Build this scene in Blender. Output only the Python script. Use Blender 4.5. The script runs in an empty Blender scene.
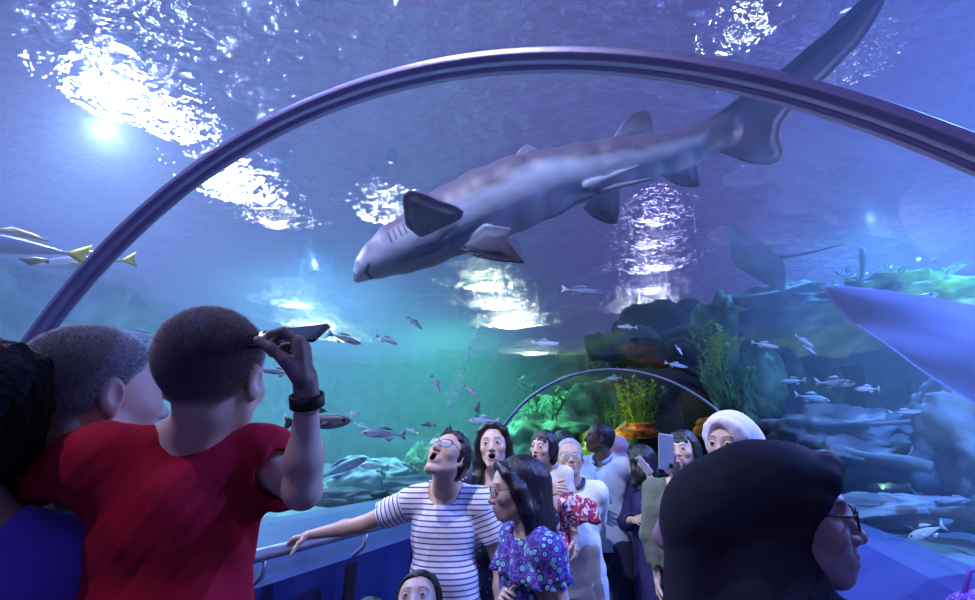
import bpy, bmesh, math, random, time
import numpy as np
from mathutils import Vector, Matrix
T00 = time.time()
rnd = random.Random(7)
PI = math.pi
scene = bpy.context.scene
COL = scene.collection
R = math.radians

# ------------------------------------------------------------------ camera
F_PX, PITCH, CAM_H = 501.0, 0.286, 1.65
cam_d = bpy.data.cameras.new('camera')
cam = bpy.data.objects.new('camera', cam_d)
COL.objects.link(cam)
cam_d.sensor_width = 36.0
cam_d.lens = 36.0 * F_PX / 975.0
cam_d.clip_start = 0.05
cam_d.clip_end = 200
cam.location = (0, 0, CAM_H)
cam.rotation_euler = (PI / 2 + PITCH, 0, 0)
scene.camera = cam
scene.view_settings.view_transform = 'Standard'
scene.view_settings.look = 'None'
scene.view_settings.gamma = 1
scene.view_settings.exposure = 0.0


def ray(px, py):
    xc = (px - 487.5) / F_PX
    zc = -(py - 300.0) / F_PX
    c, s = math.cos(PITCH), math.sin(PITCH)
    return np.array([xc, c - zc * s, s + c * zc])


def W(px, py, d):
    """world point seen at a place of the photograph, d metres along the lens axis"""
    return np.array([0, 0, CAM_H]) + ray(px, py) * d


def WZ(px, py, z):
    r = ray(px, py)
    return np.array([0, 0, CAM_H]) + r * ((z - CAM_H) / r[2])


# ------------------------------------------------------------------ objects
def tag(o, label=None, cat=None, group=None, kind=None):
    if label: o['label'] = label
    if cat: o['category'] = cat
    if group: o['group'] = group
    if kind: o['kind'] = kind
    return o


def empty(name, loc, label=None, cat=None, group=None):
    o = bpy.data.objects.new(name, None)
    COL.objects.link(o)
    o.location = [float(v) for v in loc]
    o.empty_display_size = 0.1
    return tag(o, label, cat, group)


def link(name, me, mat, parent=None):
    o = bpy.data.objects.new(name, me)
    COL.objects.link(o)
    if mat is not None:
        for m in (mat if isinstance(mat, (list, tuple)) else [mat]):
            me.materials.append(m)
    if parent is not None:
        o.parent = parent
    return o


def np_mesh(name, V, F, smooth=True):
    """V (n,3), F (m,4) or (m,3) arrays, or list of polygons"""
    me = bpy.data.meshes.new(name)
    if isinstance(F, np.ndarray):
        k = F.shape[1]
        me.vertices.add(len(V))
        me.vertices.foreach_set('co', np.ascontiguousarray(V, np.float32).ravel())
        me.loops.add(F.size)
        me.loops.foreach_set('vertex_index', np.ascontiguousarray(F, np.int32).ravel())
        me.polygons.add(len(F))
        me.polygons.foreach_set('loop_start', np.arange(0, F.size, k, dtype=np.int32))
        me.polygons.foreach_set('loop_total', np.full(len(F), k, np.int32))
        me.update(calc_edges=True)
    else:
        me.from_pydata([tuple(map(float, v)) for v in V], [], F)
        me.update()
    if smooth:
        me.polygons.foreach_set('use_smooth', np.ones(len(me.polygons), bool))
    return me


def join_parts(parts):
    """parts: list of (V,F) quads arrays -> one"""
    Vs, Fs, n = [], [], 0
    for V, F in parts:
        if len(V) == 0: continue
        Vs.append(V); Fs.append(F + n); n += len(V)
    return np.concatenate(Vs), np.concatenate(Fs)


# ------------------------------------------------------------------ materials
MATS = {}


def mat(name, color=(.8, .8, .8), rough=.6, metal=0., spec=.4, bump=None, coat=0, sss=0, attr=None, sheen=0,
        noise=None, emit=None, emit_s=0, trans=0, alpha=1):
    """bump=(scale,strength[,stretch xyz]); noise=(scale, amount) mottles the colour"""
    if name in MATS: return MATS[name]
    m = bpy.data.materials.new(name); m.use_nodes = True
    nt = m.node_tree; N = nt.nodes; L = nt.links
    b = N['Principled BSDF']
    b.inputs['Base Color'].default_value = (*color, 1)
    b.inputs['Roughness'].default_value = rough
    b.inputs['Metallic'].default_value = metal
    b.inputs['Specular IOR Level'].default_value = spec
    b.inputs['Coat Weight'].default_value = coat
    b.inputs['Transmission Weight'].default_value = trans
    b.inputs['Alpha'].default_value = alpha
    if sheen: b.inputs['Sheen Weight'].default_value = sheen
    if emit:
        b.inputs['Emission Color'].default_value = (*emit, 1)
        b.inputs['Emission Strength'].default_value = emit_s
    tc = N.new('ShaderNodeTexCoord')
    src = None
    if attr:
        a = N.new('ShaderNodeAttribute'); a.attribute_name = attr
        src = a.outputs['Color']
        L.new(src, b.inputs['Base Color'])
    if noise:
        n = N.new('ShaderNodeTexNoise'); n.inputs['Scale'].default_value = noise[0]; n.inputs['Detail'].default_value = 4
        L.new(tc.outputs['Object'], n.inputs['Vector'])
        mr = N.new('ShaderNodeMapRange'); mr.inputs[3].default_value = 1 - noise[1]; mr.inputs[4].default_value = 1 + noise[1]
        mr.inputs[1].default_value = .3; mr.inputs[2].default_value = .7
        L.new(n.outputs[0], mr.inputs[0])
        mx = N.new('ShaderNodeVectorMath'); mx.operation = 'SCALE'
        if src: L.new(src, mx.inputs[0])
        else: mx.inputs[0].default_value = color
        L.new(mr.outputs[0], mx.inputs['Scale'])
        L.new(mx.outputs[0], b.inputs['Base Color'])
    if bump:
        n = N.new('ShaderNodeTexNoise'); n.inputs['Scale'].default_value = bump[0]; n.inputs['Detail'].default_value = 3
        if len(bump) > 2:
            mp = N.new('ShaderNodeMapping'); mp.inputs['Scale'].default_value = bump[2]
            L.new(tc.outputs['Object'], mp.inputs[0]); L.new(mp.outputs[0], n.inputs['Vector'])
        else:
            L.new(tc.outputs['Object'], n.inputs['Vector'])
        bp = N.new('ShaderNodeBump'); bp.inputs['Strength'].default_value = bump[1]; bp.inputs['Distance'].default_value = .01
        L.new(n.outputs[0], bp.inputs['Height']); L.new(bp.outputs[0], b.inputs['Normal'])
    MATS[name] = m
    return m


# ------------------------------------------------------------------ tunnel frame
RAD = 1.75
ZC = CAM_H - .667 * RAD / 1.5
A0 = np.array([-.312, 1.023]) * RAD / 1.5
TH = .409
TT = np.array([math.sin(TH), math.cos(TH)])
NN = np.array([-math.cos(TH), math.sin(TH)])      # to the left of the tunnel


BEND = 5.3


def axis(s, straight=False):
    """the tunnel runs nearly straight to the far arch, then bends right; straight=True is the tank frame"""
    c = .012 * s * s if s > 0 else 0
    dc = .024 * s if s > 0 else 0
    if s > BEND and not straight:
        c -= .17 * (s - BEND) ** 2; dc -= .34 * (s - BEND)
    p = A0 + TT * s + NN * c
    t = TT + NN * dc; t = t / np.linalg.norm(t)
    n = np.array([-t[1], t[0]])
    return p, t, n


def TP(s, n, z):
    p, t, nn = axis(s)
    q = p + nn * n
    return np.array([q[0], q[1], z])


def TS(s, n, z):
    p, t, nn = axis(s, True)
    q = p + nn * n
    return np.array([q[0], q[1], z])


def sweep(prof, ss, closed=True, caps=False):
    prof = np.array(prof, float)
    k = len(prof); V = []; F = []
    for s in ss:
        for n, z in prof: V.append(TP(s, n, z))
    for i in range(len(ss) - 1):
        for j in range(k if closed else k - 1):
            a = i * k + j; b = i * k + (j + 1) % k
            F.append([a, b, b + k, a + k])
    if caps:
        F.append(list(range(k))[::-1]); F.append([(len(ss) - 1) * k + j for j in range(k)])
    return V, F


def fix_normals(me):
    bm = bmesh.new(); bm.from_mesh(me)
    bmesh.ops.recalc_face_normals(bm, faces=bm.faces)
    bm.to_mesh(me); bm.free()


def swept(name, prof, ss, m, parent=None, closed=True, caps=True, smooth=False):
    V, F = sweep(prof, ss, closed, caps)
    me = np_mesh(name, V, F, smooth)
    if caps: fix_normals(me)
    return link(name, me, m, parent)


def tube(pts, r, seg=12, cap=True):
    """swept round tube through pts; r scalar or list"""
    pts = np.array(pts, float); n = len(pts)
    rs = np.full(n, r) if np.isscalar(r) else np.array(r)
    tang = np.gradient(pts, axis=0); tang /= np.linalg.norm(tang, axis=1)[:, None] + 1e-12
    up = np.array([0, 0, 1.]) if abs(tang[0][2]) < .9 else np.array([1., 0, 0])
    a = np.cross(tang[0], up); a /= np.linalg.norm(a)
    V = []
    for i in range(n):
        a = a - tang[i] * a.dot(tang[i]); a /= np.linalg.norm(a)
        b = np.cross(tang[i], a)
        for j in range(seg):
            t = 2 * PI * j / seg
            V.append(pts[i] + rs[i] * (a * math.cos(t) + b * math.sin(t)))
    F = []
    for i in range(n - 1):
        for j in range(seg):
            p = i * seg + j; q = i * seg + (j + 1) % seg
            F.append([p, q, q + seg, p + seg])
    if cap:
        F.append(list(range(seg))[::-1]); F.append([(n - 1) * seg + j for j in range(seg)])
    return V, F
# ------------------------------------------------------------------ implicit modelling
F32 = np.float32


def A(*v): return np.array(v, dtype=float)


def rotm(yaw=0, pitch=0, roll=0):
    """columns = local x (right), y (forward), z (up); degrees; yaw anticlockwise from +y, pitch up"""
    y, p, r = R(yaw), R(pitch), R(roll)
    Z = np.array([[math.cos(y), -math.sin(y), 0], [math.sin(y), math.cos(y), 0], [0, 0, 1]])
    X = np.array([[1, 0, 0], [0, math.cos(p), -math.sin(p)], [0, math.sin(p), math.cos(p)]])
    Y = np.array([[math.cos(r), 0, math.sin(r)], [0, 1, 0], [-math.sin(r), 0, math.cos(r)]])
    return Z @ X @ Y


def frame_from(y, z):
    y = np.array(y, float); y /= np.linalg.norm(y)
    z = np.array(z, float); z = z - y * y.dot(z); z /= np.linalg.norm(z)
    x = np.cross(y, z)
    return np.stack([x, y, z], 1)


def sph(c, r):
    c = np.array(c, F32)
    return (lambda P: np.sqrt(((P - c) ** 2).sum(1)) - F32(r), c - r, c + r)


def rcone(a, b, ra, rb):
    a = np.array(a, F32); b = np.array(b, F32); ab = b - a; L2 = F32(max(float(ab @ ab), 1e-9))

    def f(P):
        pa = P - a
        t = np.clip(pa @ ab / L2, 0, 1)
        q = pa - t[:, None] * ab
        return np.sqrt((q * q).sum(1)) - (F32(ra) + F32(rb - ra) * t)
    m = max(ra, rb)
    return (f, np.minimum(a, b) - m, np.maximum(a, b) + m)


def ell(c, r, M=None):
    c = np.array(c, F32); r = np.array(r, F32)
    M_ = None if M is None else np.array(M, F32)

    def f(P):
        q = P - c
        if M_ is not None: q = q @ M_
        k0 = np.sqrt(((q / r) ** 2).sum(1)); k1 = np.sqrt(((q / (r * r)) ** 2).sum(1)) + F32(1e-6)
        return k0 * (k0 - 1) / k1
    m = r.max() if M is not None else r
    return (f, c - m, c + m)


def box(c, h, M=None, rad=.005):
    c = np.array(c, F32); h = np.array(h, F32) - F32(rad)
    M_ = None if M is None else np.array(M, F32)

    def f(P):
        q = P - c
        if M_ is not None: q = q @ M_
        q = np.abs(q) - h
        return np.sqrt((np.maximum(q, 0) ** 2).sum(1)) + np.minimum(q.max(1), 0) - F32(rad)
    m = (np.linalg.norm(h) if M is not None else h) + rad
    return (f, c - m, c + m)


def half(p, n):
    """inside = the side the normal points away from"""
    p = np.array(p, F32); n = np.array(n, F32); n = n / np.linalg.norm(n)
    return (lambda P: (P - p) @ n, None, None)


def squash(prim, c, M, sc):
    """evaluate prim (given in local unsquashed coordinates) in a frame scaled by sc"""
    c = np.array(c, F32); M_ = np.array(M, F32); sc = np.array(sc, F32); mn = F32(min(sc))
    f0, lo, hi = prim

    def f(P): return f0(((P - c) @ M_) / sc) * mn
    cs = np.array([[(lo, hi)[i][0], (lo, hi)[j][1], (lo, hi)[k][2]] for i in (0, 1) for j in (0, 1) for k in (0, 1)]) * sc
    ws = c + cs @ M_.T
    return (f, ws.min(0), ws.max(0))


def poly_plate(pts, c, M, thick, edge=.002):
    """2-D outline in the local xy-plane, thick(x,y)->half thickness"""
    pts = np.array(pts, F32); c = np.array(c, F32); M_ = np.array(M, F32)

    def f(P):
        q = (P - c) @ M_
        p2 = q[:, :2]
        d = np.full(len(p2), 1e9, F32); s = np.ones(len(p2), F32)
        n = len(pts); j = n - 1
        for i in range(n):
            e = pts[j] - pts[i]; w_ = p2 - pts[i]
            b = w_ - e * np.clip((w_ @ e) / (e @ e), 0, 1)[:, None]
            d = np.minimum(d, (b * b).sum(1))
            c1 = p2[:, 1] >= pts[i][1]; c2 = p2[:, 1] < pts[j][1]; c3 = e[0] * w_[:, 1] > e[1] * w_[:, 0]
            flip = (c1 & c2 & c3) | (~c1 & ~c2 & ~c3)
            s = np.where(flip, -s, s); j = i
        d2 = s * np.sqrt(d)
        th = thick(p2[:, 0], p2[:, 1]) * np.clip((-d2) / F32(edge), .5, 1)
        dz = np.abs(q[:, 2]) - th
        return np.maximum(d2, dz)
    lo = np.array([pts[:, 0].min(), pts[:, 1].min(), -.05]); hi = np.array([pts[:, 0].max(), pts[:, 1].max(), .05])
    cs = np.array([[(lo, hi)[i][0], (lo, hi)[j][1], (lo, hi)[k][2]] for i in (0, 1) for j in (0, 1) for k in (0, 1)])
    ws = c + cs @ M_.T
    return (f, ws.min(0), ws.max(0))


def smin(a, b, k):
    if k <= 0: return np.minimum(a, b)
    h = np.maximum(k - np.abs(a - b), 0) / k
    return np.minimum(a, b) - h * h * F32(k * .25)


def wrinkle(seed, freq, amp, st=(1, 1, 1), n=5):
    rg = np.random.default_rng(seed)
    D = rg.normal(size=(n, 3)); D /= np.linalg.norm(D, axis=1)[:, None]
    D2 = rg.normal(size=(n, 3)); ph = rg.uniform(0, 6, n); fr = freq * rg.uniform(.6, 1.7, n)
    st = np.array(st)

    def f(P):
        P = P * st
        o = 0
        for i in range(n):
            o = o + np.sin(fr[i] * (P @ D[i]) + ph[i] + 1.6 * np.sin(fr[i] * .5 * (P @ D2[i])))
        return (o * (amp / n * 1.6)).astype(F32)
    return f


class S:
    def __init__(s): s.ops = []; s.disp = None

    def u(s, p, k=.01): s.ops.append((0, p, k)); return s

    def s(s, p, k=.005): s.ops.append((1, p, k)); return s

    def i(s, p, k=.003): s.ops.append((2, p, k)); return s

    def ev(s, P, ops):
        d = np.full(len(P), 1e3, F32)
        for m, p, k in ops:
            e = p[0](P)
            if m == 0: d = smin(d, e, k)
            elif m == 1: d = -smin(-d, e, k)
            else: d = -smin(-d, -e, k)
        if s.disp is not None: d = d + s.disp(P)
        return d

    def mesh(s, res, lo=None, hi=None, smooth=0):
        los = np.array([p[1] for m, p, k in s.ops if m == 0]); his = np.array([p[2] for m, p, k in s.ops if m == 0])
        l = los.min(0) - res * 3 - .01; h = his.max(0) + res * 3 + .01
        if lo is not None: l = np.maximum(l, lo)
        if hi is not None: h = np.minimum(h, hi)
        B = 10
        nb = np.maximum(np.ceil((h - l) / (res * B)).astype(int), 1)
        n = nb * B + 1
        g = [np.arange(c) for c in nb]
        C = np.stack(np.meshgrid(*g, indexing='ij'), -1).reshape(-1, 3)
        cen = (l + (C + .5) * B * res).astype(F32)
        hd = res * B * .87
        dc = s.ev(cen, s.ops)
        vals = np.repeat(np.repeat(np.repeat(np.where(dc < 0, F32(-1), F32(1)).reshape(nb), B, 0), B, 1), B, 2)
        vals = np.pad(vals, ((0, 1), (0, 1), (0, 1)), mode='edge')
        act = np.nonzero(np.abs(dc) < hd * 1.9 + .012)[0]
        lg = np.stack(np.meshgrid(*[np.arange(B + 1)] * 3, indexing='ij'), -1).reshape(-1, 3) * res
        pc = [p[0](cen[act]) for m, p, k in s.ops] if len(act) else []
        for ii, a in enumerate(act):
            ops = []
            for (m, p, k), e in zip(s.ops, pc):
                if m == 0 and e[ii] > max(dc[a], 0) + hd * 2.6 + k: continue
                if m == 1 and e[ii] > hd * 1.6 + k: continue
                ops.append((m, p, k))
            if not any(m == 0 for m, _, _ in ops): continue
            P = (l + C[a] * B * res + lg).astype(F32)
            d = s.ev(P, ops).reshape(B + 1, B + 1, B + 1)
            i, j, k_ = C[a] * B
            vals[i:i + B + 1, j:j + B + 1, k_:k_ + B + 1] = d
        return nets(vals, l, res)


def nets(v, l, res):
    v = np.array(v)
    v[0] = 1; v[-1] = 1; v[:, 0] = 1; v[:, -1] = 1; v[:, :, 0] = 1; v[:, :, -1] = 1
    neg = v < 0
    c = neg[:-1, :-1, :-1].astype(np.int8)
    for dx in (0, 1):
        for dy in (0, 1):
            for dz in (0, 1):
                if dx + dy + dz: c += neg[dx:neg.shape[0] - 1 + dx, dy:neg.shape[1] - 1 + dy, dz:neg.shape[2] - 1 + dz]
    cell = np.argwhere((c > 0) & (c < 8))
    if len(cell) == 0: return np.zeros((0, 3)), np.zeros((0, 4), int)
    shp = np.array(c.shape)
    cid = (cell[:, 0] * shp[1] + cell[:, 1]) * shp[2] + cell[:, 2]
    acc = np.zeros((len(cell), 3)); cnt = np.zeros(len(cell))
    corners = [(x, y, z) for x in (0, 1) for y in (0, 1) for z in (0, 1)]
    for a in corners:
        for ax in range(3):
            if a[ax]: continue
            b = list(a); b[ax] = 1
            va = v[cell[:, 0] + a[0], cell[:, 1] + a[1], cell[:, 2] + a[2]]
            vb = v[cell[:, 0] + b[0], cell[:, 1] + b[1], cell[:, 2] + b[2]]
            m = (va < 0) != (vb < 0)
            t = np.where(m, va / np.where(m, va - vb, 1), 0)
            p = np.tile(np.array(a, float), (len(cell), 1)); p[:, ax] += t
            acc += p * m[:, None]; cnt += m
    V = l + (cell + acc / cnt[:, None]) * res
    order = np.arange(len(cell))
    Fs = []
    for ax in range(3):
        o = [1, 2, 0][ax], [2, 0, 1][ax]
        sl0 = [slice(None)] * 3; sl1 = [slice(None)] * 3
        sl0[ax] = slice(0, -1); sl1[ax] = slice(1, None)
        n0 = neg[tuple(sl0)]; n1 = neg[tuple(sl1)]
        e = np.argwhere(n0 != n1)
        e = e[(e[:, o[0]] > 0) & (e[:, o[1]] > 0) & (e[:, o[0]] < shp[o[0]]) & (e[:, o[1]] < shp[o[1]])]
        s_ = n0[e[:, 0], e[:, 1], e[:, 2]]
        q = []
        for d0, d1 in ((-1, -1), (0, -1), (0, 0), (-1, 0)):
            cc = e.copy(); cc[:, o[0]] += d0; cc[:, o[1]] += d1
            ids = (cc[:, 0] * shp[1] + cc[:, 1]) * shp[2] + cc[:, 2]
            q.append(np.searchsorted(cid, ids))
        q = np.stack(q, 1)
        q = np.where(s_[:, None], q, q[:, ::-1])
        Fs.append(q)
    Fq = np.concatenate(Fs)
    for _ in range(2):
        acc = np.zeros_like(V); cn = np.zeros(len(V))
        for a, b in ((0, 1), (1, 2), (2, 3), (3, 0)):
            for ax in range(3): acc[:, ax] += np.bincount(Fq[:, a], V[Fq[:, b], ax], len(V)) + np.bincount(Fq[:, b], V[Fq[:, a], ax], len(V))
            cn += np.bincount(Fq[:, a], minlength=len(V)) + np.bincount(Fq[:, b], minlength=len(V))
        V = V * .55 + .45 * acc / np.maximum(cn, 1)[:, None]
    return V, Fq


def set_col(me, C):
    a = me.color_attributes.new('Col', 'FLOAT_COLOR', 'POINT')
    n = len(me.vertices)
    C4 = np.ones((n, 4), np.float32); C4[:, :3] = C
    a.data.foreach_set('color', C4.ravel())


def sdf_obj(name, s, res, m, parent, base=None, colf=None, lo=None, hi=None):
    V, F = s.mesh(res, lo, hi)
    return vf_obj(name, V, F, m, parent, base, colf)


def vf_obj(name, V, F, m, parent, base=None, colf=None, smooth=True):
    if base is None: base = np.array(parent.location) if parent is not None else np.zeros(3)
    if len(V) == 0: print('EMPTY MESH', name); return None
    me = np_mesh(name, V - base, F, smooth)
    if colf is not None: set_col(me, colf(V))
    return link(name, me, m, parent)
# ------------------------------------------------------------------ people
def ik(a, t, l1, l2, pole):
    a = np.array(a, float); t = np.array(t, float); d = t - a; L_ = np.linalg.norm(d)
    mx_ = (l1 + l2) * .995
    if L_ > mx_: t = a + d / L_ * mx_; d = t - a; L_ = mx_
    L_ = max(L_, abs(l1 - l2) + .01)
    x = (l1 * l1 - l2 * l2 + L_ * L_) / (2 * L_)
    h = math.sqrt(max(l1 * l1 - x * x, 0))
    u = d / np.linalg.norm(d)
    p = np.array(pole, float); p = p - u * p.dot(u); p /= np.linalg.norm(p) + 1e-9
    return a + u * x + p * h, t


class Head:
    def __init__(s, c, M, hs=1., kind='man', mouth=0., jaw=1.):
        s.c, s.M, s.hs, s.kind, s.mouth, s.jaw = np.array(c), M, hs, kind, mouth, jaw

    def w(s, *p): return s.c + s.M @ (np.array(p, float) * s.hs)

    def loc(s, V): return ((V - s.c) @ s.M) / s.hs

    def sdf(s, B=None, k=1., face=True):
        B = B or S(); h = s.hs; w_, M = s.w, s.M
        kid = s.kind == 'kid'; fem = s.kind == 'woman'
        nz = .75 if kid else (.9 if fem else 1.)
        jw = s.jaw * (.93 if kid else .94 if fem else 1.)
        jz = .012 if kid else (.004 if fem else 0)
        B.u(ell(w_(0, -.018, .033), A(.075, .097, .084) * h, M), .01)
        B.u(ell(w_(0, .020, -.005), A(.066, .074, .085) * h, M), .03 * h)
        B.u(ell(w_(0, .028, -.058 + jz), A(.052 * jw, .055, .050) * h, M), .025 * h)
        mo = s.mouth
        cz = -.092 + jz - mo * .8
        B.u(ell(w_(0, .070, cz), A(.021, .020, .018) * h, M), .022 * h)
        for q in (-1, 1):
            B.u(rcone(w_(q * .054 * jw, 0, -.052 + jz), w_(q * .018, .062, cz), .014 * h, .013 * h), .025 * h)
            B.u(ell(w_(q * .040, .060, -.022), A(.022, .022, .02) * h, M), .022 * h)
        if not face: return B
        B.u(rcone(w_(-.034, .079, .024), w_(.034, .079, .024), .012 * h, .012 * h), .014 * h)
        for q in (-1, 1):
            B.s(ell(w_(q * .031, .102, .005), A(.019, .014, .0125) * h, M), .012 * h)
        # nose
        B.u(rcone(w_(0, .088, .012), w_(0, .088 + .018 * nz, -.024), .0075 * h, .0105 * h), .010 * h)
        B.u(sph(w_(0, .090 + .019 * nz, -.028), .0115 * h), .006 * h)
        for q in (-1, 1):
            B.u(ell(w_(q * .0125, .088 + .010 * nz, -.032), A(.0075, .010, .0075) * h, M), .005 * h)
            B.s(ell(w_(q * .006, .090 + .014 * nz, -.0405), A(.0034, .005, .004) * h, M), .003 * h)
        # mouth
        lz = -.060
        B.u(ell(w_(0, .080, lz - mo * .4), A(.028, .019, .022) * h, M), .018 * h)
        B.u(ell(w_(0, .0935, lz + .005 + mo * .15), A(.023 - mo * .1, .0085, .0052) * h, M), .004 * h)
        B.u(ell(w_(0, .0922 - mo * .3, lz - .0065 - mo * .85), A(.019 - mo * .1, .0085, .0062) * h, M), .004 * h)
        if mo > 0.002:
            B.s(ell(w_(0, .092, lz - mo * .36), A(.0165, .03, .003 + mo * .56) * h, M), .003 * h)
        else:
            B.s(rcone(w_(-.022, .100, lz - .0005), w_(.022, .100, lz - .0005), .0012 * h, .0012 * h), .004 * h)
        # lids
        for q in (-1, 1):
            e = w_(q * .031, .0815, .004)
            B.u(ell(e, A(.0150, .0140, .0125) * h, M), .003 * h)
            B.s(ell(w_(q * .031, .098, .0035), A(.0122, .012, .0030) * h, M), .002 * h)
        # ears
        for q in (-1, 1):
            E_ = M @ rotm(q * -22, 0, 0)
            B.u(ell(w_(q * .079, -.010, -.004), A(.0065, .018, .031) * h, E_), .006 * h)
            B.u(ell(w_(q * .074, -.004, -.030), A(.0065, .009, .010) * h, E_), .006 * h)
            B.s(ell(w_(q * .088, -.006, -.002), A(.007, .010, .018) * h, E_), .004 * h)
        return B

    def colour(s, skin, lip=(.55, .22, .2), brow=None, shadow=None):
        skin = np.array(skin)

        def f(V):
            p = s.loc(V); C = np.tile(skin, (len(V), 1))
            mo = s.mouth
            d = np.minimum(((p[:, 0] / .024) ** 2 + ((p[:, 2] + .0555 - mo * .15) / .0065) ** 2),
                           ((p[:, 0] / .021) ** 2 + ((p[:, 2] + .0665 + mo * .85) / .0075) ** 2))
            m_ = np.clip((1.25 - d) * 3, 0, 1) * (p[:, 1] > .08)
            C = C * (1 - m_[:, None]) + np.array(lip) * m_[:, None]
            if mo > .002:
                inn = ((p[:, 0] / .017) ** 2 + ((p[:, 2] + .06 + mo * .36) / (.003 + mo * .56)) ** 2 < 1.0) & (p[:, 1] < .091) & (p[:, 1] > .03)
                C[inn] = (.03, .008, .008)
            if brow is not None:
                ax = np.abs(p[:, 0])
                bz = .0265 + .005 * np.sin(np.clip((ax - .014) / .036, 0, 1) * 3.1)
                m_ = np.clip(1.3 - np.abs(p[:, 2] - bz) / .0036, 0, 1) * np.clip((ax - .011) / .004, 0, 1) * np.clip((.052 - ax) / .006, 0, 1) * (p[:, 1] > .05)
                m_ = np.clip(m_, 0, .9)
                C = C * (1 - m_[:, None]) + np.array(brow) * m_[:, None]
            # warm cheeks and nose
            ck = np.exp(-(((np.abs(p[:, 0]) - .04) / .02) ** 2 + ((p[:, 2] + .03) / .02) ** 2)) * (p[:, 1] > .04) * .18
            C = C * (1 - ck[:, None] * np.array([0, .5, .5]))
            return C
        return f

    def eyes(s, parent, base, gaze=(0, 0), iris=(.03, .015, .01)):
        mw = mat('eye_white', (.32, .31, .33), .2, spec=.6); mi = mat('iris', iris, .1, spec=.8)
        for q in (-1, 1):
            c = s.w(q * .031, .0815, .004); r = .0131 * s.hs
            G = s.M @ rotm(gaze[0], gaze[1], 0)
            nu, nv = 20, 14; V = []; F = []
            for i in range(nv + 1):
                t = PI * i / nv
                for j in range(nu):
                    a = 2 * PI * j / nu
                    V.append(c + G @ (A(math.sin(t) * math.cos(a), math.cos(t), math.sin(t) * math.sin(a)) * r))
            for i in range(nv):
                for j in range(nu):
                    F.append([i * nu + j, i * nu + (j + 1) % nu, (i + 1) * nu + (j + 1) % nu, (i + 1) * nu + j])
            me = np_mesh('eye', np.array(V) - base, np.array(F)[:, ::-1])
            o = link('eye', me, [mw, mi], parent)
            me.polygons.foreach_set('material_index', [1 if i < nu * 2.5 else 0 for i in range(len(F))])


def hand_sdf(B, wr, M, h, side, curl=.25, spread=.06, thumb=(.5, .2), curls=None):
    """M columns: x across palm, y to the fingers, z out of the back of the hand. side=+1: thumb at +x"""
    def w_(*p): return wr + M @ (A(*p) * A(side, 1, 1) * h)
    B.u(rcone(w_(0, -.03, 0), w_(0, .02, 0), .023 * h, .022 * h), .012)
    B.u(box(w_(0, .048, 0), A(.037, .042, .0115) * h, M, .011 * h), .014 * h)
    fx = (.028, .0095, -.0095, -.027); fy = (.088, .093, .089, .081); fl_ = (.071, .079, .073, .057); fr = (.0088, .009, .0086, .0077)
    for i in range(4):
        cu = (curls[i] if curls is not None else curl)
        a = 0; p = A(fx[i], fy[i] - .006, 0); sp = (1.5 - i) * spread
        B.u(rcone(w_(*A(fx[i], fy[i] - .03, .001)), w_(*p), fr[i] * 1.05 * h, fr[i] * 1.12 * h), .008 * h)
        for j, (fr_, ca) in enumerate(((.46, 1.0), (.31, 1.15), (.23, .75))):
            a += cu * ca * 1.25
            d = A(math.sin(sp) * math.cos(a), math.cos(sp) * math.cos(a), -math.sin(a)) * fl_[i] * fr_
            q = p + d; r0 = fr[i] * (1 - .1 * j)
            B.u(rcone(w_(*p), w_(*q), r0 * h, r0 * .9 * h), .002 * h)
            p = q
    # thumb
    t0, t1 = thumb
    p = A(.022, .018, -.006)
    for j, (L_, an, dn) in enumerate(((.040, t0 + .25, t1), (.032, t0, t1 + .25), (.026, t0 - .15, t1 + .4))):
        q = p + A(math.sin(an) * math.cos(dn), math.cos(an) * math.cos(dn), -math.sin(dn)) * L_
        B.u(rcone(w_(*p), w_(*q), (.0145, .0105, .0095)[j] * h, (.011, .0098, .0082)[j] * h), .006 * h)
        p = q
    return B


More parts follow.
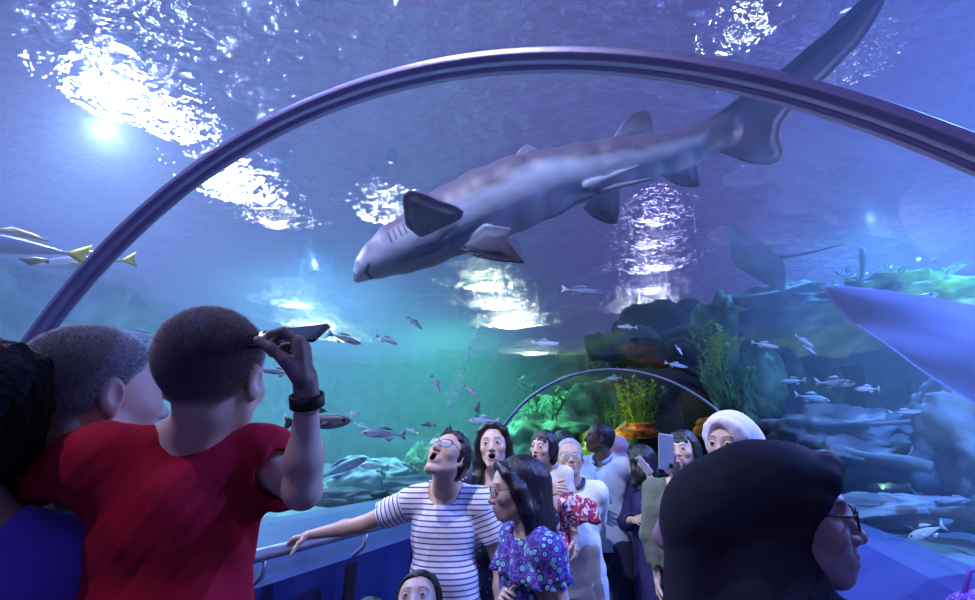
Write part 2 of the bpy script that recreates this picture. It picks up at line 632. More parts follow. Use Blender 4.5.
class Body:
    """skeleton of a person; everything in world coordinates"""
    def __init__(s, hc, hs=1., sc=1., kind='man', yaw=180, face=(180, 0, 0), lean=(0, 0), base_z=0, hips=None, girth=1., neck=1., legs=None, jaw=1., mouth=0., shw=1., nb=None):
        s.sc = sc; s.girth = girth; s.kind = kind; s.hs = hs
        s.H = Head(hc, rotm(*face), hs, kind, mouth, jaw)
        s.B = rotm(yaw, 0, 0)
        piv = s.H.w(0, -.022, -.05)
        s.piv = piv
        s.nb = np.array(nb) if nb is not None else piv + s.B @ A(0, -.018, -.118 * neck) * (.5 * sc + .5 * hs)
        s.pel = s.nb + s.B @ A(lean[0], lean[1], -.54 * sc)
        up = s.nb - s.pel; up /= np.linalg.norm(up)
        s.T = frame_from(np.cross(up, s.B[:, 0]), up)    # torso frame
        if s.T[:, 0].dot(s.B[:, 0]) < 0: s.T[:, 0] *= -1; s.T[:, 1] *= -1
        k = sc * shw
        s.sh = {q: s.nb + s.T @ A(q * .165 * k, -.005, -.045 * sc) for q in (-1, 1)}
        s.hip = {q: s.pel + s.T @ A(q * .085 * sc, 0, -.03 * sc) for q in (-1, 1)}
        s.knee, s.ank, s.toe = {}, {}, {}
        for q in (-1, 1):
            if legs is None:
                g = s.hip[q].copy(); g[2] = base_z + .075 * sc; g = g + s.B @ A(q * .03, 0, 0) * sc
                L_ = np.linalg.norm(s.hip[q] - g)
                s.knee[q] = (s.hip[q] + g) / 2 + s.B @ A(0, .02, 0); s.ank[q] = g
                s.toe[q] = g + s.B @ A(q * .03, .15 * sc, -.045 * sc)
            else:
                s.knee[q], s.ank[q], s.toe[q] = [s.pel + s.B @ (A(*v) * A(q, 1, 1) * sc) for v in legs]
        s.el, s.wr, s.hM, s.hkw = {}, {}, {}, {}
        for q in (-1, 1): s.arm(q)

    def arm(s, q, target=None, pole=None, fingers=None, back=None, wrist_len=None, **kw):
        """q=+1 right arm; target wrist in world"""
        k = s.sc
        if target is None:
            target = s.sh[q] + s.B @ A(q * .09, .05, -.53) * k; pole = s.B @ A(q * .3, -1, 0)
        if pole is None: pole = s.B @ A(q * .5, -.5, -1)
        s.el[q], s.wr[q] = ik(s.sh[q], target, .285 * k, .25 * k, pole)
        fd = np.array(fingers) if fingers is not None else s.wr[q] - s.el[q]
        bk = np.array(back) if back is not None else s.B @ A(q, 0, 0.01)
        s.hM[q] = frame_from(fd, bk)
        # thumb side: for the right hand with back towards z and fingers y, thumb is at -x
        s.hkw[q] = kw

    def torso(s, B, inf=0., k=.03, belly=0.):
        n = s.nb; T = s.T; c = s.sc; g = s.girth
        B.u(ell(n + T @ A(0, .004, -.17) * c, A(.15 * (g * .5 + .5) + inf / c, .105 * g + inf / c, .17) * c, T), k)
        B.u(ell(n + T @ A(0, .006 + belly * .3, -.34) * c, A(.135 * g + inf / c, (.1 + belly) * g + inf / c, .17) * c, T), k)
        B.u(ell(n + T @ A(0, -.005, -.50) * c, A(.155 * g + inf / c, .11 * g + inf / c, .125) * c, T), k)
        B.u(rcone(s.sh[-1], s.sh[1], .052 * c + inf * .6, .052 * c + inf * .6), k)
        for q in (-1, 1):
            B.u(rcone(n + T @ A(q * .02, -.012, .035) * c, s.sh[q] + T @ A(0, 0, .01) * c, .036 * c + inf * .3, .04 * c + inf * .4), k)
        return B

    def skin(s, name, parent, m, res=.006, hres=.0035, skin=(.5, .3, .22), lip=(.40, .19, .17), brow=(.02, .015, .015), hands=True, hand_res=None, only_head=False):
        base = np.array(parent.location); c = s.sc; parts = []
        nr = (.058 if s.kind == 'man' else .048 if s.kind == 'woman' else .043) * s.hs
        Hd = S(); s.H.sdf(Hd)
        Hd.u(rcone(s.piv, s.nb + s.T @ A(0, 0, -.01), nr, nr * 1.08), .02)
        lo = np.minimum(s.H.c - .2, s.nb - .03)
        V, F = Hd.mesh(hres)
        parts.append((V, F)); nh = len(V)
        if not only_head:
            B = S(); s.torso(B)
            B.u(rcone(s.piv, s.nb, nr * .96, nr * 1.05), .03)
            for q in (-1, 1):
                B.u(rcone(s.sh[q], s.el[q], .047 * c, .038 * c), .03)
                B.u(rcone(s.el[q], s.el[q] * .65 + s.wr[q] * .35, .036 * c, .037 * c), .02)
                B.u(rcone(s.el[q] * .65 + s.wr[q] * .35, s.wr[q], .037 * c, .024 * c), .02)
                B.u(rcone(s.hip[q], s.knee[q], .078 * c, .054 * c), .03)
                B.u(rcone(s.knee[q], s.ank[q], .052 * c, .036 * c), .02)
                B.u(rcone(s.ank[q], s.toe[q], .036 * c, .026 * c), .02)
            parts.append(B.mesh(res))
            for q in (-1, 1):
                if not hands: continue
                Hn = S(); kw = dict(s.hkw[q]); hh = kw.pop('size', 1.) * (s.hs if s.kind == 'kid' else (s.sc if s.kind == 'man' else s.sc * .95))
                hand_sdf(Hn, s.wr[q] + s.hM[q][:, 1] * .02 * hh, s.hM[q], hh, -q, **kw)
                parts.append(Hn.mesh(hand_res or max(hres, .003)))
        V, F = join_parts(parts)
        cf = s.H.colour(skin, lip, brow)
        return vf_obj(name, V, F, m, parent, base, cf)

    # ---- clothes
    def shirt(s, name, parent, m, res=.006, inf=.014, hem=-.56, sleeve=.62, loose=.012, neck_r=.075, seed=1, wr_amp=.004, colf=None, belly=0., flare=0., neck_drop=0.0, wr_f=28, sl_r=0.):
        slv = sleeve; c = s.sc; B = S(); s.torso(B, inf, .04, belly)
        if hem < -.5 or flare:
            B.u(squash(rcone(A(0, 0, 0), A(0, 0, (hem + .40) * c), .128 * c * s.girth + inf, .135 * c * s.girth + inf + flare), s.nb + s.T @ A(0, 0, -.40) * c, s.T, (1.12, .82, 1)), .03)
        for q in (-1, 1):
            sleeve = slv[q] if isinstance(slv, dict) else slv
            e1 = s.sh[q] + (s.el[q] - s.sh[q]) * min(sleeve, 1)
            r1 = .052 * c + loose * .8 + .008 * c
            B.u(rcone(s.sh[q], e1, r1, .05 * c + loose + sl_r), .035)
            if sleeve > 1:
                e2 = s.el[q] + (s.wr[q] - s.el[q]) * (sleeve - 1)
                B.u(rcone(s.el[q], e2, .046 * c + loose, .036 * c + loose * .6), .02)
        # cuffs: cut square and hollow out
        for q in (-1, 1):
            sleeve = slv[q] if isinstance(slv, dict) else slv
            if sleeve <= 1:
                d = s.el[q] - s.sh[q]; L_ = np.linalg.norm(d); d /= L_; e1 = s.sh[q] + d * L_ * sleeve
            else:
                d = s.wr[q] - s.el[q]; L_ = np.linalg.norm(d); d /= L_; e1 = s.el[q] + d * L_ * (sleeve - 1)
            rr = .05 * c + loose + sl_r
            B.s((lambda P, p=e1.astype(F32), d=d.astype(F32), r=F32(rr * 1.3 + .008): np.maximum(-((P - p) @ d), np.sqrt(((P - p) ** 2).sum(1)) - r), None, None), .002)
            B.s(rcone(e1 - d * .012, e1 + d * .05, rr - .011 - res * .5, rr - .010 - res * .5), .004)
        if not flare or hem > -.9:
            p = s.nb + s.T @ A(0, 0, hem) * c
            B.s((lambda P, p=p.astype(F32), t=s.T[:, 2].astype(F32), x=s.T[:, 0].astype(F32), r=F32(.24 * c): np.maximum((P - p) @ t, np.abs((P - p) @ x) - r), None, None), .003)
        # neck
        nz = s.nb + s.T @ A(0, .012, .012) * c
        B.s(rcone(nz + s.T @ A(0, -.012, .10) * c, nz + s.T @ A(0, .01 + neck_drop * .3, -.012 - neck_drop) * c, neck_r * c, neck_r * c * .93), .006)
        w1 = wrinkle(seed, wr_f, wr_amp, (1, 1, .8)); w2 = wrinkle(seed + 9, wr_f * 2.6, wr_amp * .3)
        B.disp = lambda P: w1(P) + w2(P)
        return sdf_obj(name, B, res, m, parent, colf=colf)

    def trousers(s, name, parent, m, res=.008, inf=.014, length=1., top=-.44, seed=3, loose=.012, cuff=.0):
        c = s.sc; B = S()
        B.u(ell(s.nb + s.T @ A(0, -.005, -.50) * c, A(.155 * s.girth + .01, .112 * s.girth + .01, .12) * c, s.T), .03)
        for q in (-1, 1):
            if length <= 1:
                kn = s.hip[q] + (s.knee[q] - s.hip[q]) * length
                B.u(rcone(s.hip[q], kn, .088 * c + loose, .07 * c + loose + cuff), .02)
                d = kn - s.hip[q]; d /= np.linalg.norm(d)
                B.s(half(kn, -d) if False else sph(kn + d * (.08 * c + loose + cuff), (.08 * c + loose + cuff)), .002)
            else:
                B.u(rcone(s.hip[q], s.knee[q], .086 * c + loose, .062 * c + loose), .03)
                e = s.knee[q] + (s.ank[q] - s.knee[q]) * (length - 1)
                B.u(rcone(s.knee[q], e, .062 * c + loose, .05 * c + loose + cuff), .02)
        w1 = wrinkle(seed, 24, .005, (1, 1, .6)); B.disp = w1
        return sdf_obj(name, B, res, m, parent)

    def shoes(s, parent, m, res=.007):
        for q in (-1, 1):
            B = S(); c = s.sc
            d = s.toe[q] - s.ank[q]; d[2] = 0; d /= np.linalg.norm(d) + 1e-9
            M = frame_from(d, A(0, 0, 1)) if True else None
            g = s.ank[q][2] - .04 * c
            a = s.ank[q] * 1.; a[2] = g
            B.u(ell(a + d * .055 * c, A(.045, .135, .04) * c, M), .01)
            B.u(rcone(a, a + A(0, 0, .05) * c, .042 * c, .042 * c), .02)
            B.i(half(a - A(0, 0, .032) * c, A(0, 0, -1)), .003)
            sdf_obj('shoe', B, res, m, parent)

    # ---- hair
    def hair(s, name, parent, m, style='short', res=.0035, vol=.008, seed=5, cut=None, colf=None, extra=None, hairline=.062, side=.02, low=-.02, disp=.002, df=150):
        """scalp cap cut by the hairline; extra(B, head) adds locks"""
        H = s.H; h = H.hs; M = H.M; B = S()
        v = vol
        B.u(ell(H.w(0, -.020, .034), (A(.0765, .099, .085) + v) * h, M), .01)
        B.u(ell(H.w(0, -.035, -.005), (A(.070, .078, .085) + v * .7) * h, M), .02)
        # remove the face: a slanted region in front of the ears and below the hairline
        B.s(box(H.w(0, .115, hairline - .13), A(.13, .10 + side * 0, .13) * h, M @ rotm(0, -14, 0), .03 * h), .010 * h)
        B.s(box(H.w(0, .035, low - .075), A(.13, .075, .075) * h, M @ rotm(0, 18, 0), .02 * h), .008 * h)
        B.s(box(H.w(0, -.02, low - .145), A(.13, .2, .09) * h, M, .01 * h), .008 * h)
        if extra: extra(B, H)
        if disp:
            w1 = wrinkle(seed, df, disp, (1, 1, .35))
            B.disp = w1
        return sdf_obj(name, B, res, m, parent, colf=colf)

    def glasses(s, parent, m, lens_m, round_=False, w_=.0255, hgt=.019, fr=.0016, zo=.003, yo=.103):
        base = np.array(parent.location); H = s.H; parts = []
        fr_o = None
        Vs, Fs, n = [], [], 0

        def add(V, F):
            nonlocal n
            Vs.extend(V); Fs.extend([[i + n for i in f] for f in F]); n += len(V)
        lens = []
        for q in (-1, 1):
            pts = []
            for j in range(25):
                a = 2 * PI * j / 24; e = 2 if round_ else 3.2
                x = math.copysign(abs(math.cos(a)) ** (2 / e), math.cos(a)) * w_; z = math.copysign(abs(math.sin(a)) ** (2 / e), math.sin(a)) * hgt
                pts.append(H.w(q * .033 + x, yo - abs(q * .033 + x) * .18, zo + z))
            add(*tube(pts, fr * H.hs, 8, False)); lens.append(pts[:-1])
            x0 = q * (.033 + w_)
            add(*tube([H.w(x0, yo - abs(x0) * .18, zo + hgt * .55), H.w(q * .076, .085, zo + .008), H.w(q * .0775, .02, zo + .009), H.w(q * .0775, -.012, zo + .012), H.w(q * .0765, -.03, zo - .002)], fr * H.hs * 1.1, 8))
        add(*tube([H.w(-.033 + w_, yo - .002, zo + .004), H.w(0, yo + .003, zo + .008), H.w(.033 - w_, yo - .002, zo + .004)], fr * H.hs, 8))
        o = vf_obj('glasses', np.array(Vs), Fs, m, parent, base)
        for pts in lens:
            c_ = np.mean(pts, 0); V = list(np.array(pts) - base) ; k = len(pts)
            f = H.M[:, 1] * .0012
            V2 = [p + f for p in V]
            F = [list(range(k)), [k + i for i in range(k)][::-1]] + [[i, i + k, (i + 1) % k + k, (i + 1) % k] for i in range(k)]
            me = np_mesh('lens', V + V2, F, False)
            lo = link('lens', me, lens_m, o)
        return o


def spikes(name, V, F, maskf, dirf, n, ln, wd, m, parent, seed=0, colf=None):
    """short hair: thin tapered strands rooted on a surface"""
    rg = np.random.default_rng(seed); base = np.array(parent.location)
    tri = V[F[:, [0, 1, 2]]]; nr = np.cross(tri[:, 1] - tri[:, 0], tri[:, 2] - tri[:, 0]); ar = np.linalg.norm(nr, axis=1)
    cen = V[F].mean(1)
    wgt = ar * maskf(cen); wgt = wgt / wgt.sum()
    idx = rg.choice(len(F), n, p=wgt)
    q = V[F[idx]]; a, b = rg.random((n, 1)), rg.random((n, 1))
    P = q[:, 0] * (1 - a) * (1 - b) + q[:, 1] * a * (1 - b) + q[:, 2] * a * b + q[:, 3] * (1 - a) * b
    N_ = nr[idx] / (ar[idx][:, None] + 1e-12)
    D = dirf(P, N_) + rg.normal(size=(n, 3)) * .22
    D /= np.linalg.norm(D, axis=1)[:, None]
    L_ = ln * rg.uniform(.6, 1.2, (n, 1)) if np.isscalar(ln) else ln(P)[:, None] * rg.uniform(.6, 1.2, (n, 1))
    t1 = np.cross(D, rg.normal(size=(n, 3))); t1 /= np.linalg.norm(t1, axis=1)[:, None]
    t2 = np.cross(D, t1)
    r0 = P - D * .002
    mid = P + D * L_ * .55 + t2 * L_ * .06
    tip = P + D * L_ + t2 * L_ * .18 - np.array([0, 0, .1]) * L_
    VV = np.concatenate([r0 + t1 * wd, r0 - t1 * wd * .5 + t2 * wd, r0 - t1 * wd * .5 - t2 * wd, mid + t1 * wd * .7, mid - t1 * wd * .35 + t2 * wd * .6, mid - t1 * wd * .35 - t2 * wd * .6, tip])
    i = np.arange(n)
    fs = []
    for a_, b_ in ((0, 1), (1, 2), (2, 0)):
        fs.append(np.stack([i + a_ * n, i + b_ * n, i + (b_ + 3) * n, i + (a_ + 3) * n], 1))
        fs.append(np.stack([i + (a_ + 3) * n, i + (b_ + 3) * n, i + 6 * n, i + 6 * n], 1))
    Fq = np.concatenate([f for f in fs[0::2]]); Ft = np.concatenate([f[:, :3] for f in fs[1::2]])
    # triangles and quads: split the quads so one array serves
    Fq = np.concatenate([Fq[:, [0, 1, 2]], Fq[:, [0, 2, 3]]])
    FF = np.concatenate([Fq, Ft])
    return vf_obj(name, VV, FF, m, parent, base, colf)
# ------------------------------------------------------------------ world, hall, water
w = bpy.data.worlds.new('world'); scene.world = w; w.use_nodes = True
w.node_tree.nodes['Background'].inputs[0].default_value = (.10, .085, .32, 1)
w.node_tree.nodes['Background'].inputs[1].default_value = 1.2

WATER_Z = 4.15
BED_Z = 1.02
LEDGE_L, LEDGE_R = 1.19, 1.10
S_ALL = np.linspace(-5, 9.2, 60)
XL, XR = 9.0, -7.5


def arch_prof(rad, z0l, z0r, n=40):
    a0 = math.asin((z0l - ZC) / rad); a1 = PI - math.asin((z0r - ZC) / rad)
    return [(rad * math.cos(a), ZC + rad * math.sin(a)) for a in np.linspace(a0, a1, n)]


# the acrylic vault: clear, faintly reflecting
def nodes_mat(name):
    m = bpy.data.materials.new(name); m.use_nodes = True; m.node_tree.nodes.clear()
    return m, m.node_tree.nodes, m.node_tree.links


ACR, N, L = nodes_mat('acrylic')
out = N.new('ShaderNodeOutputMaterial'); tr = N.new('ShaderNodeBsdfTransparent')
gl = N.new('ShaderNodeBsdfGlossy'); gl.inputs['Roughness'].default_value = .02
lw = N.new('ShaderNodeLayerWeight'); lw.inputs[0].default_value = .12
mr = N.new('ShaderNodeMath'); mr.operation = 'MULTIPLY'; mr.inputs[1].default_value = .1
mx = N.new('ShaderNodeMixShader')
tr.inputs[0].default_value = (.97, .985, 1, 1)
L.new(lw.outputs['Fresnel'], mr.inputs[0]); L.new(mr.outputs[0], mx.inputs[0])
L.new(tr.outputs[0], mx.inputs[1]); L.new(gl.outputs[0], mx.inputs[2]); L.new(mx.outputs[0], out.inputs[0])
k = 48
V, F = sweep(arch_prof(RAD + .01, LEDGE_L - .01, LEDGE_R - .01, k), S_ALL, False)
V2, F2 = sweep(arch_prof(RAD + .06, LEDGE_L - .01, LEDGE_R - .01, k), S_ALL, False)
n = len(V)
F = F + [[n + i for i in f][::-1] for f in F2]
for i in range(len(S_ALL) - 1):
    for j in (0, k - 1):
        a = i * k + j; f = [a, a + k, a + k + n, a + n]
        F.append(f if j else f[::-1])
for i in (0, len(S_ALL) - 1):
    for j in range(k - 1):
        a = i * k + j; F.append([a, a + 1, a + 1 + n, a + n])
me = np_mesh('window_1', V + V2, F, True); fix_normals(me)
tag(link('window_1', me, ACR), 'clear curved acrylic vault of the walk-through tunnel', kind='structure')

SEA, N, L = nodes_mat('sea_water')
out = N.new('ShaderNodeOutputMaterial'); tr = N.new('ShaderNodeBsdfTransparent')
L.new(tr.outputs[0], out.inputs[0])
vs = N.new('ShaderNodeVolumeScatter'); va = N.new('ShaderNodeVolumeAbsorption'); ad = N.new('ShaderNodeAddShader')
vs.inputs['Color'].default_value = (.5, .72, 1, 1); vs.inputs['Density'].default_value = .055; vs.inputs['Anisotropy'].default_value = .15
va.inputs['Color'].default_value = (.25, .75, .95, 1); va.inputs['Density'].default_value = .05
L.new(vs.outputs[0], ad.inputs[0]); L.new(va.outputs[0], ad.inputs[1]); L.new(ad.outputs[0], out.inputs['Volume'])
prof = arch_prof(RAD + .065, LEDGE_L, LEDGE_R, 40) + [(-1.9, LEDGE_R - .02), (-1.9, -.3), (1.9, -.3), (1.9, LEDGE_L - .02)]
Vi, Fi = sweep(prof, S_ALL, True); kk = len(prof)
bm = bmesh.new()
vs_ = [bm.verts.new(v) for v in Vi]
for f in Fi: bm.faces.new([vs_[i] for i in f])
for b0 in (0, (len(S_ALL) - 1) * kk):
    bmesh.ops.triangulate(bm, faces=[bm.faces.new([vs_[b0 + j] for j in range(kk)])])
bmesh.ops.recalc_face_normals(bm, faces=bm.faces)
bmesh.ops.reverse_faces(bm, faces=bm.faces)          # the hollow of the tunnel
SO = np.linspace(-5.3, 16, 30); ring_o = [(XR, -.4), (XR, WATER_Z), (XL, WATER_Z), (XL, -.4)]
vo = [bm.verts.new(TS(s, n_, z)) for s in SO for n_, z in ring_o]; fo = []
for i in range(len(SO) - 1):
    for j in range(4):
        fo.append(bm.faces.new([vo[i * 4 + j], vo[i * 4 + (j + 1) % 4], vo[i * 4 + 4 + (j + 1) % 4], vo[i * 4 + 4 + j]]))
fo.append(bm.faces.new(vo[:4])); fo.append(bm.faces.new(vo[-4:]))
bmesh.ops.recalc_face_normals(bm, faces=fo)
me = bpy.data.meshes.new('tank_water'); bm.to_mesh(me); bm.free()
tag(link('tank_water', me, SEA), 'hazy blue water filling the tank around the tunnel', kind='structure')

# rippled water surface
SURF, N, L = nodes_mat('water_surface')
IOR = 1.45
out = N.new('ShaderNodeOutputMaterial')
rf = N.new('ShaderNodeBsdfRefraction'); rf.inputs['IOR'].default_value = IOR; rf.inputs['Roughness'].default_value = .03
rf.inputs['Color'].default_value = (.9, .94, 1, 1)
g = N.new('ShaderNodeBsdfGlossy'); g.inputs['Roughness'].default_value = .12; g.inputs['Color'].default_value = (.7, .8, 1, 1)
mx = N.new('ShaderNodeMixShader'); mx.inputs[0].default_value = .4
tc = N.new('ShaderNodeTexCoord'); mp = N.new('ShaderNodeMapping'); mp.inputs['Scale'].default_value = (1, 1.5, 1)
mp.inputs['Rotation'].default_value = (0, 0, .6)
n1 = N.new('ShaderNodeTexNoise'); n1.inputs['Scale'].default_value = 8; n1.inputs['Detail'].default_value = 3; n1.inputs['Distortion'].default_value = .6
bp = N.new('ShaderNodeBump'); bp.inputs['Strength'].default_value = 1; bp.inputs['Distance'].default_value = .11
L.new(tc.outputs['Object'], mp.inputs[0]); L.new(mp.outputs[0], n1.inputs['Vector']); L.new(n1.outputs[0], bp.inputs['Height'])
n2 = N.new('ShaderNodeTexNoise'); n2.inputs['Scale'].default_value = 2.4; n2.inputs['Detail'].default_value = 1; n2.inputs['Distortion'].default_value = .4
b2 = N.new('ShaderNodeBump'); b2.inputs['Strength'].default_value = 1; b2.inputs['Distance'].default_value = .13
L.new(mp.outputs[0], n2.inputs['Vector']); L.new(n2.outputs[0], b2.inputs['Height']); L.new(b2.outputs[0], bp.inputs['Normal'])
L.new(bp.outputs[0], rf.inputs['Normal']); L.new(bp.outputs[0], g.inputs['Normal'])
L.new(rf.outputs[0], mx.inputs[1]); L.new(g.outputs[0], mx.inputs[2])
tr = N.new('ShaderNodeBsdfTransparent'); mx2 = N.new('ShaderNodeMixShader'); mx2.inputs[0].default_value = .25
L.new(mx.outputs[0], mx2.inputs[1]); L.new(tr.outputs[0], mx2.inputs[2]); L.new(mx2.outputs[0], out.inputs[0])
c4 = [TS(-5.3, XL, WATER_Z + .01), TS(-5.3, XR, WATER_Z + .01), TS(16, XR, WATER_Z + .01), TS(16, XL, WATER_Z + .01)]
me = np_mesh('water_surface', c4, [[0, 1, 2, 3]], False)
if me.polygons[0].normal.z > 0: me.flip_normals()
tag(link('water_surface', me, SURF), 'rippling underside of the water surface overhead', kind='structure')


def lamp(kind, loc, power, color, size=.05, target=None, angle=60, blend=.6, name='added_tank_light'):
    d = bpy.data.lights.new(name, kind); d.energy = power; d.color = color
    if kind == 'SPOT': d.spot_size = R(angle); d.spot_blend = blend; d.shadow_soft_size = size
    elif kind == 'AREA': d.size = size
    else: d.shadow_soft_size = size
    o = bpy.data.objects.new(name, d); COL.objects.link(o); o.location = [float(v) for v in loc]
    if target is not None:
        v = Vector([float(t) for t in target]) - o.location
        o.rotation_euler = v.to_track_quat('-Z', 'Y').to_euler()
    return o


# floodlights over the water, each a housing with a shining lens
hous = mat('floodlight_housing', (.13, .13, .36), .6)
FL = [  # px, py, colour, strength, radius px, label
    (112, 92, (1, .97, 1), 130, 34, 'round white floodlight above the water, leftmost of all'),
    (178, 122, (1, .95, .98), 34, 22, 'small white floodlight above the water between the two brightest'),
    (232, 184, (1, .96, .98), 150, 27, 'brightest white floodlight above the water, behind the near steel arch'),
    (272, 214, (1, .93, .85), 14, 20, 'faint warm floodlight above the water, just right of the brightest'),
    (388, 212, (.93, .9, 1), 90, 13, 'small white floodlight above the water beside the shark head'),
    (486, 282, (.85, 1, .6), 24, 22, 'greenish floodlight above the water under the shark, upper one of its row'),
    (512, 322, (1, 1, .8), 46, 24, 'pale yellow floodlight above the water under the shark, brightest of its row'),
    (534, 352, (.85, 1, .6), 16, 18, 'yellow green floodlight above the water, lowest of its row'),
    (312, 322, (.8, 1, .4), 22, 30, 'yellow green floodlight above the water, by the raised phone'),
    (654, 212, (.62, .5, 1), 9, 22, 'violet floodlight above the water, highest of the violet row'),
    (652, 262, (.8, .72, 1), 16, 26, 'violet floodlight above the water, middle of the violet row'),
    (648, 306, (.98, .95, 1), 50, 24, 'white floodlight above the water at the foot of the violet row'),
    (741, 26, (1, 1, .75), 16, 15, 'pale yellow floodlight above the water at the top edge right of centre'),
    (500, 302, (1, 1, .8), 40, 20, 'pale yellow floodlight above the water, between the upper and brightest of its row'),
    (292, 300, (.8, 1, .5), 14, 24, 'greenish floodlight above the water, just over the one by the raised phone'),
    (342, 337, (.8, 1, .4), 18, 22, 'yellow green floodlight above the water, lowest on the left'),
    (650, 236, (.7, .6, 1), 14, 22, 'violet floodlight above the water, second from the top of the violet row'),
    (650, 285, (.9, .85, 1), 30, 24, 'lavender floodlight above the water, second from the foot of the violet row'),
    (858, 60, (.6, .75, 1), 2.0, 16, 'dim blue floodlight above the water by the shark tail'),
]
for px, py, c, st, rp, lab in FL:
    r_ = ray(px, py); r_ = r_ / np.linalg.norm(r_)
    Hh = np.array([0, 0, CAM_H]) + r_ * ((WATER_Z - CAM_H) / r_[2])
    D = np.linalg.norm(Hh - np.array([0, 0, CAM_H]))
    hz = r_[:2] / IOR; t_ = np.array([hz[0], hz[1], math.sqrt(1 - hz @ hz)])
    hgt_ = min(max(.9, .24 * D), 2.6); P = Hh + t_ * (hgt_ / t_[2])
    rr = rp / F_PX * (D + hgt_) * .40
    e = empty('floodlight', P, lab, 'floodlight', 'floodlights over the tank')
    q = Vector(t_).to_track_quat('Z', 'Y'); M = np.array(q.to_matrix())
    ring = lambda r, z: [M @ A(r * math.cos(2 * PI * j / 28), r * math.sin(2 * PI * j / 28), z) for j in range(28)]
    V = ring(rr * 1.12, -.03) + ring(rr * 1.15, .1) + ring(rr * .7, .25)
    F = [[a * 28 + j, a * 28 + (j + 1) % 28, (a + 1) * 28 + (j + 1) % 28, (a + 1) * 28 + j] for a in (0, 1) for j in range(28)] + [[56 + j for j in range(28)]]
    link('housing', np_mesh('housing', V, F, False), hous, e)
    cd = M.T @ (-r_); a0 = math.atan2(cd[1], cd[0]); hl = min(rr * 6, hgt_ * .8); V = []; nh = 14
    for r2 in (rr * 1.16, rr * 1.22):
        for z_ in (.1, -hl):
            V += [M @ A(r2 * math.cos(a0 + t), r2 * math.sin(a0 + t), z_) for t in np.linspace(-1.75, 1.75, nh)]
    F = []
    for (p0, p1) in ((0, nh), (2 * nh, 3 * nh), (0, 2 * nh), (nh, 3 * nh)):
        F += [[p0 + j, p0 + j + 1, p1 + j + 1, p1 + j] for j in range(nh - 1)]
    F += [[0, nh, 3 * nh, 2 * nh], [nh - 1, 2 * nh - 1, 4 * nh - 1, 3 * nh - 1]]
    me = np_mesh('lens_blocker', V, F, False); fix_normals(me); link('lens_blocker', me, hous, e)  # added trough on the near side, hides the lens from straight view
    V = ring(rr, 0) + [M @ A(0, 0, -.01)]
    F = [[j, (j + 1) % 28, 28] for j in range(28)]
    link('lens', np_mesh('lens', V, F, False), mat('lens_light_%d' % px, (0, 0, 0), emit=c, emit_s=st * (2.6 if D < 6.3 else 1.4 if px > 600 else 3.6 if px > 400 else 1.5)), e)

# ------------------------------------------------------------------ tunnel shell
paint = mat('blue_paint', (.020, .024, .15), .55, noise=(3, .12))
panel = mat('blue_panel', (.045, .05, .26), .5, noise=(2, .15))
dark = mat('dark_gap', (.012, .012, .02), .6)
steel = mat('brushed_steel', (.50, .47, .62), .36, .8, bump=(60, .05))
SS = np.linspace(-4, 9.2, 56)
o = swept('wall_left', [(1.40, .0), (1.33, .12), (1.27, 1.00), (1.42, 1.10), (1.72, LEDGE_L), (1.95, LEDGE_L), (1.95, 0)], SS, paint); tag(o, kind='structure')
o = swept('wall_right', [(-1.40, .0), (-1.33, .12), (-1.22, .93), (-1.32, 1.00), (-1.66, LEDGE_R), (-1.95, LEDGE_R), (-1.95, 0)], SS, paint); tag(o, kind='structure')
o = swept('floor', [(-1.5, 0), (1.5, 0), (1.5, -.1), (-1.5, -.1)], SS, mat('dark_floor', (.03, .03, .06), .35, noise=(4, .2))); tag(o, kind='structure')
# recessed dark posts and panels of the low walls
for i, s in enumerate(np.arange(-3.2, 9.0, .85)):
    for side in (1, -1):
        n0, n1, h0 = (1.262, 1.37, .99) if side > 0 else (-1.215, -1.33, .92)
        V = []
        for ds in (-.05, .05):
            for nn_, z in ((n0, h0 - .02), (n1 - .05 * side, .13), (n1, .13), (n0 + .06 * side, h0 - .02)):
                V.append(TP(s + ds, nn_ - .005 * side, z))
        F = [[0, 1, 2, 3], [7, 6, 5, 4], [0, 4, 5, 1], [1, 5, 6, 2], [2, 6, 7, 3], [3, 7, 4, 0]]
        me = np_mesh('trim', V, F, False); fix_normals(me)
        tag(link('trim_%d' % (i * 2 + (side < 0) + 1), me, dark), kind='structure')

# handrail, left
def rail(name, nn_, zz, lab, s0=-3.5, s1=9.0):
    e = empty(name, TP(s0, nn_, 0), lab, 'handrail'); b = np.array(e.location)
    pts = [TP(s, nn_, zz) for s in np.linspace(s0, s1, 60)]
    V, F = tube(pts, .030, 18); vf_obj('rail', np.array(V), F, steel, e, b)
    sg = 1 if nn_ > 0 else -1
    for s in np.arange(s0 + .32, s1, .85):
        V, F = tube([TP(s, nn_, zz - .02), TP(s, nn_ + .01 * sg, zz - .10), TP(s, nn_ + .10 * sg, zz - .17)], .013, 10)
        vf_obj('bracket', np.array(V), F, steel, e, b)
rail('handrail', 1.19, 1.165, 'round steel handrail along the left ledge of the tunnel')


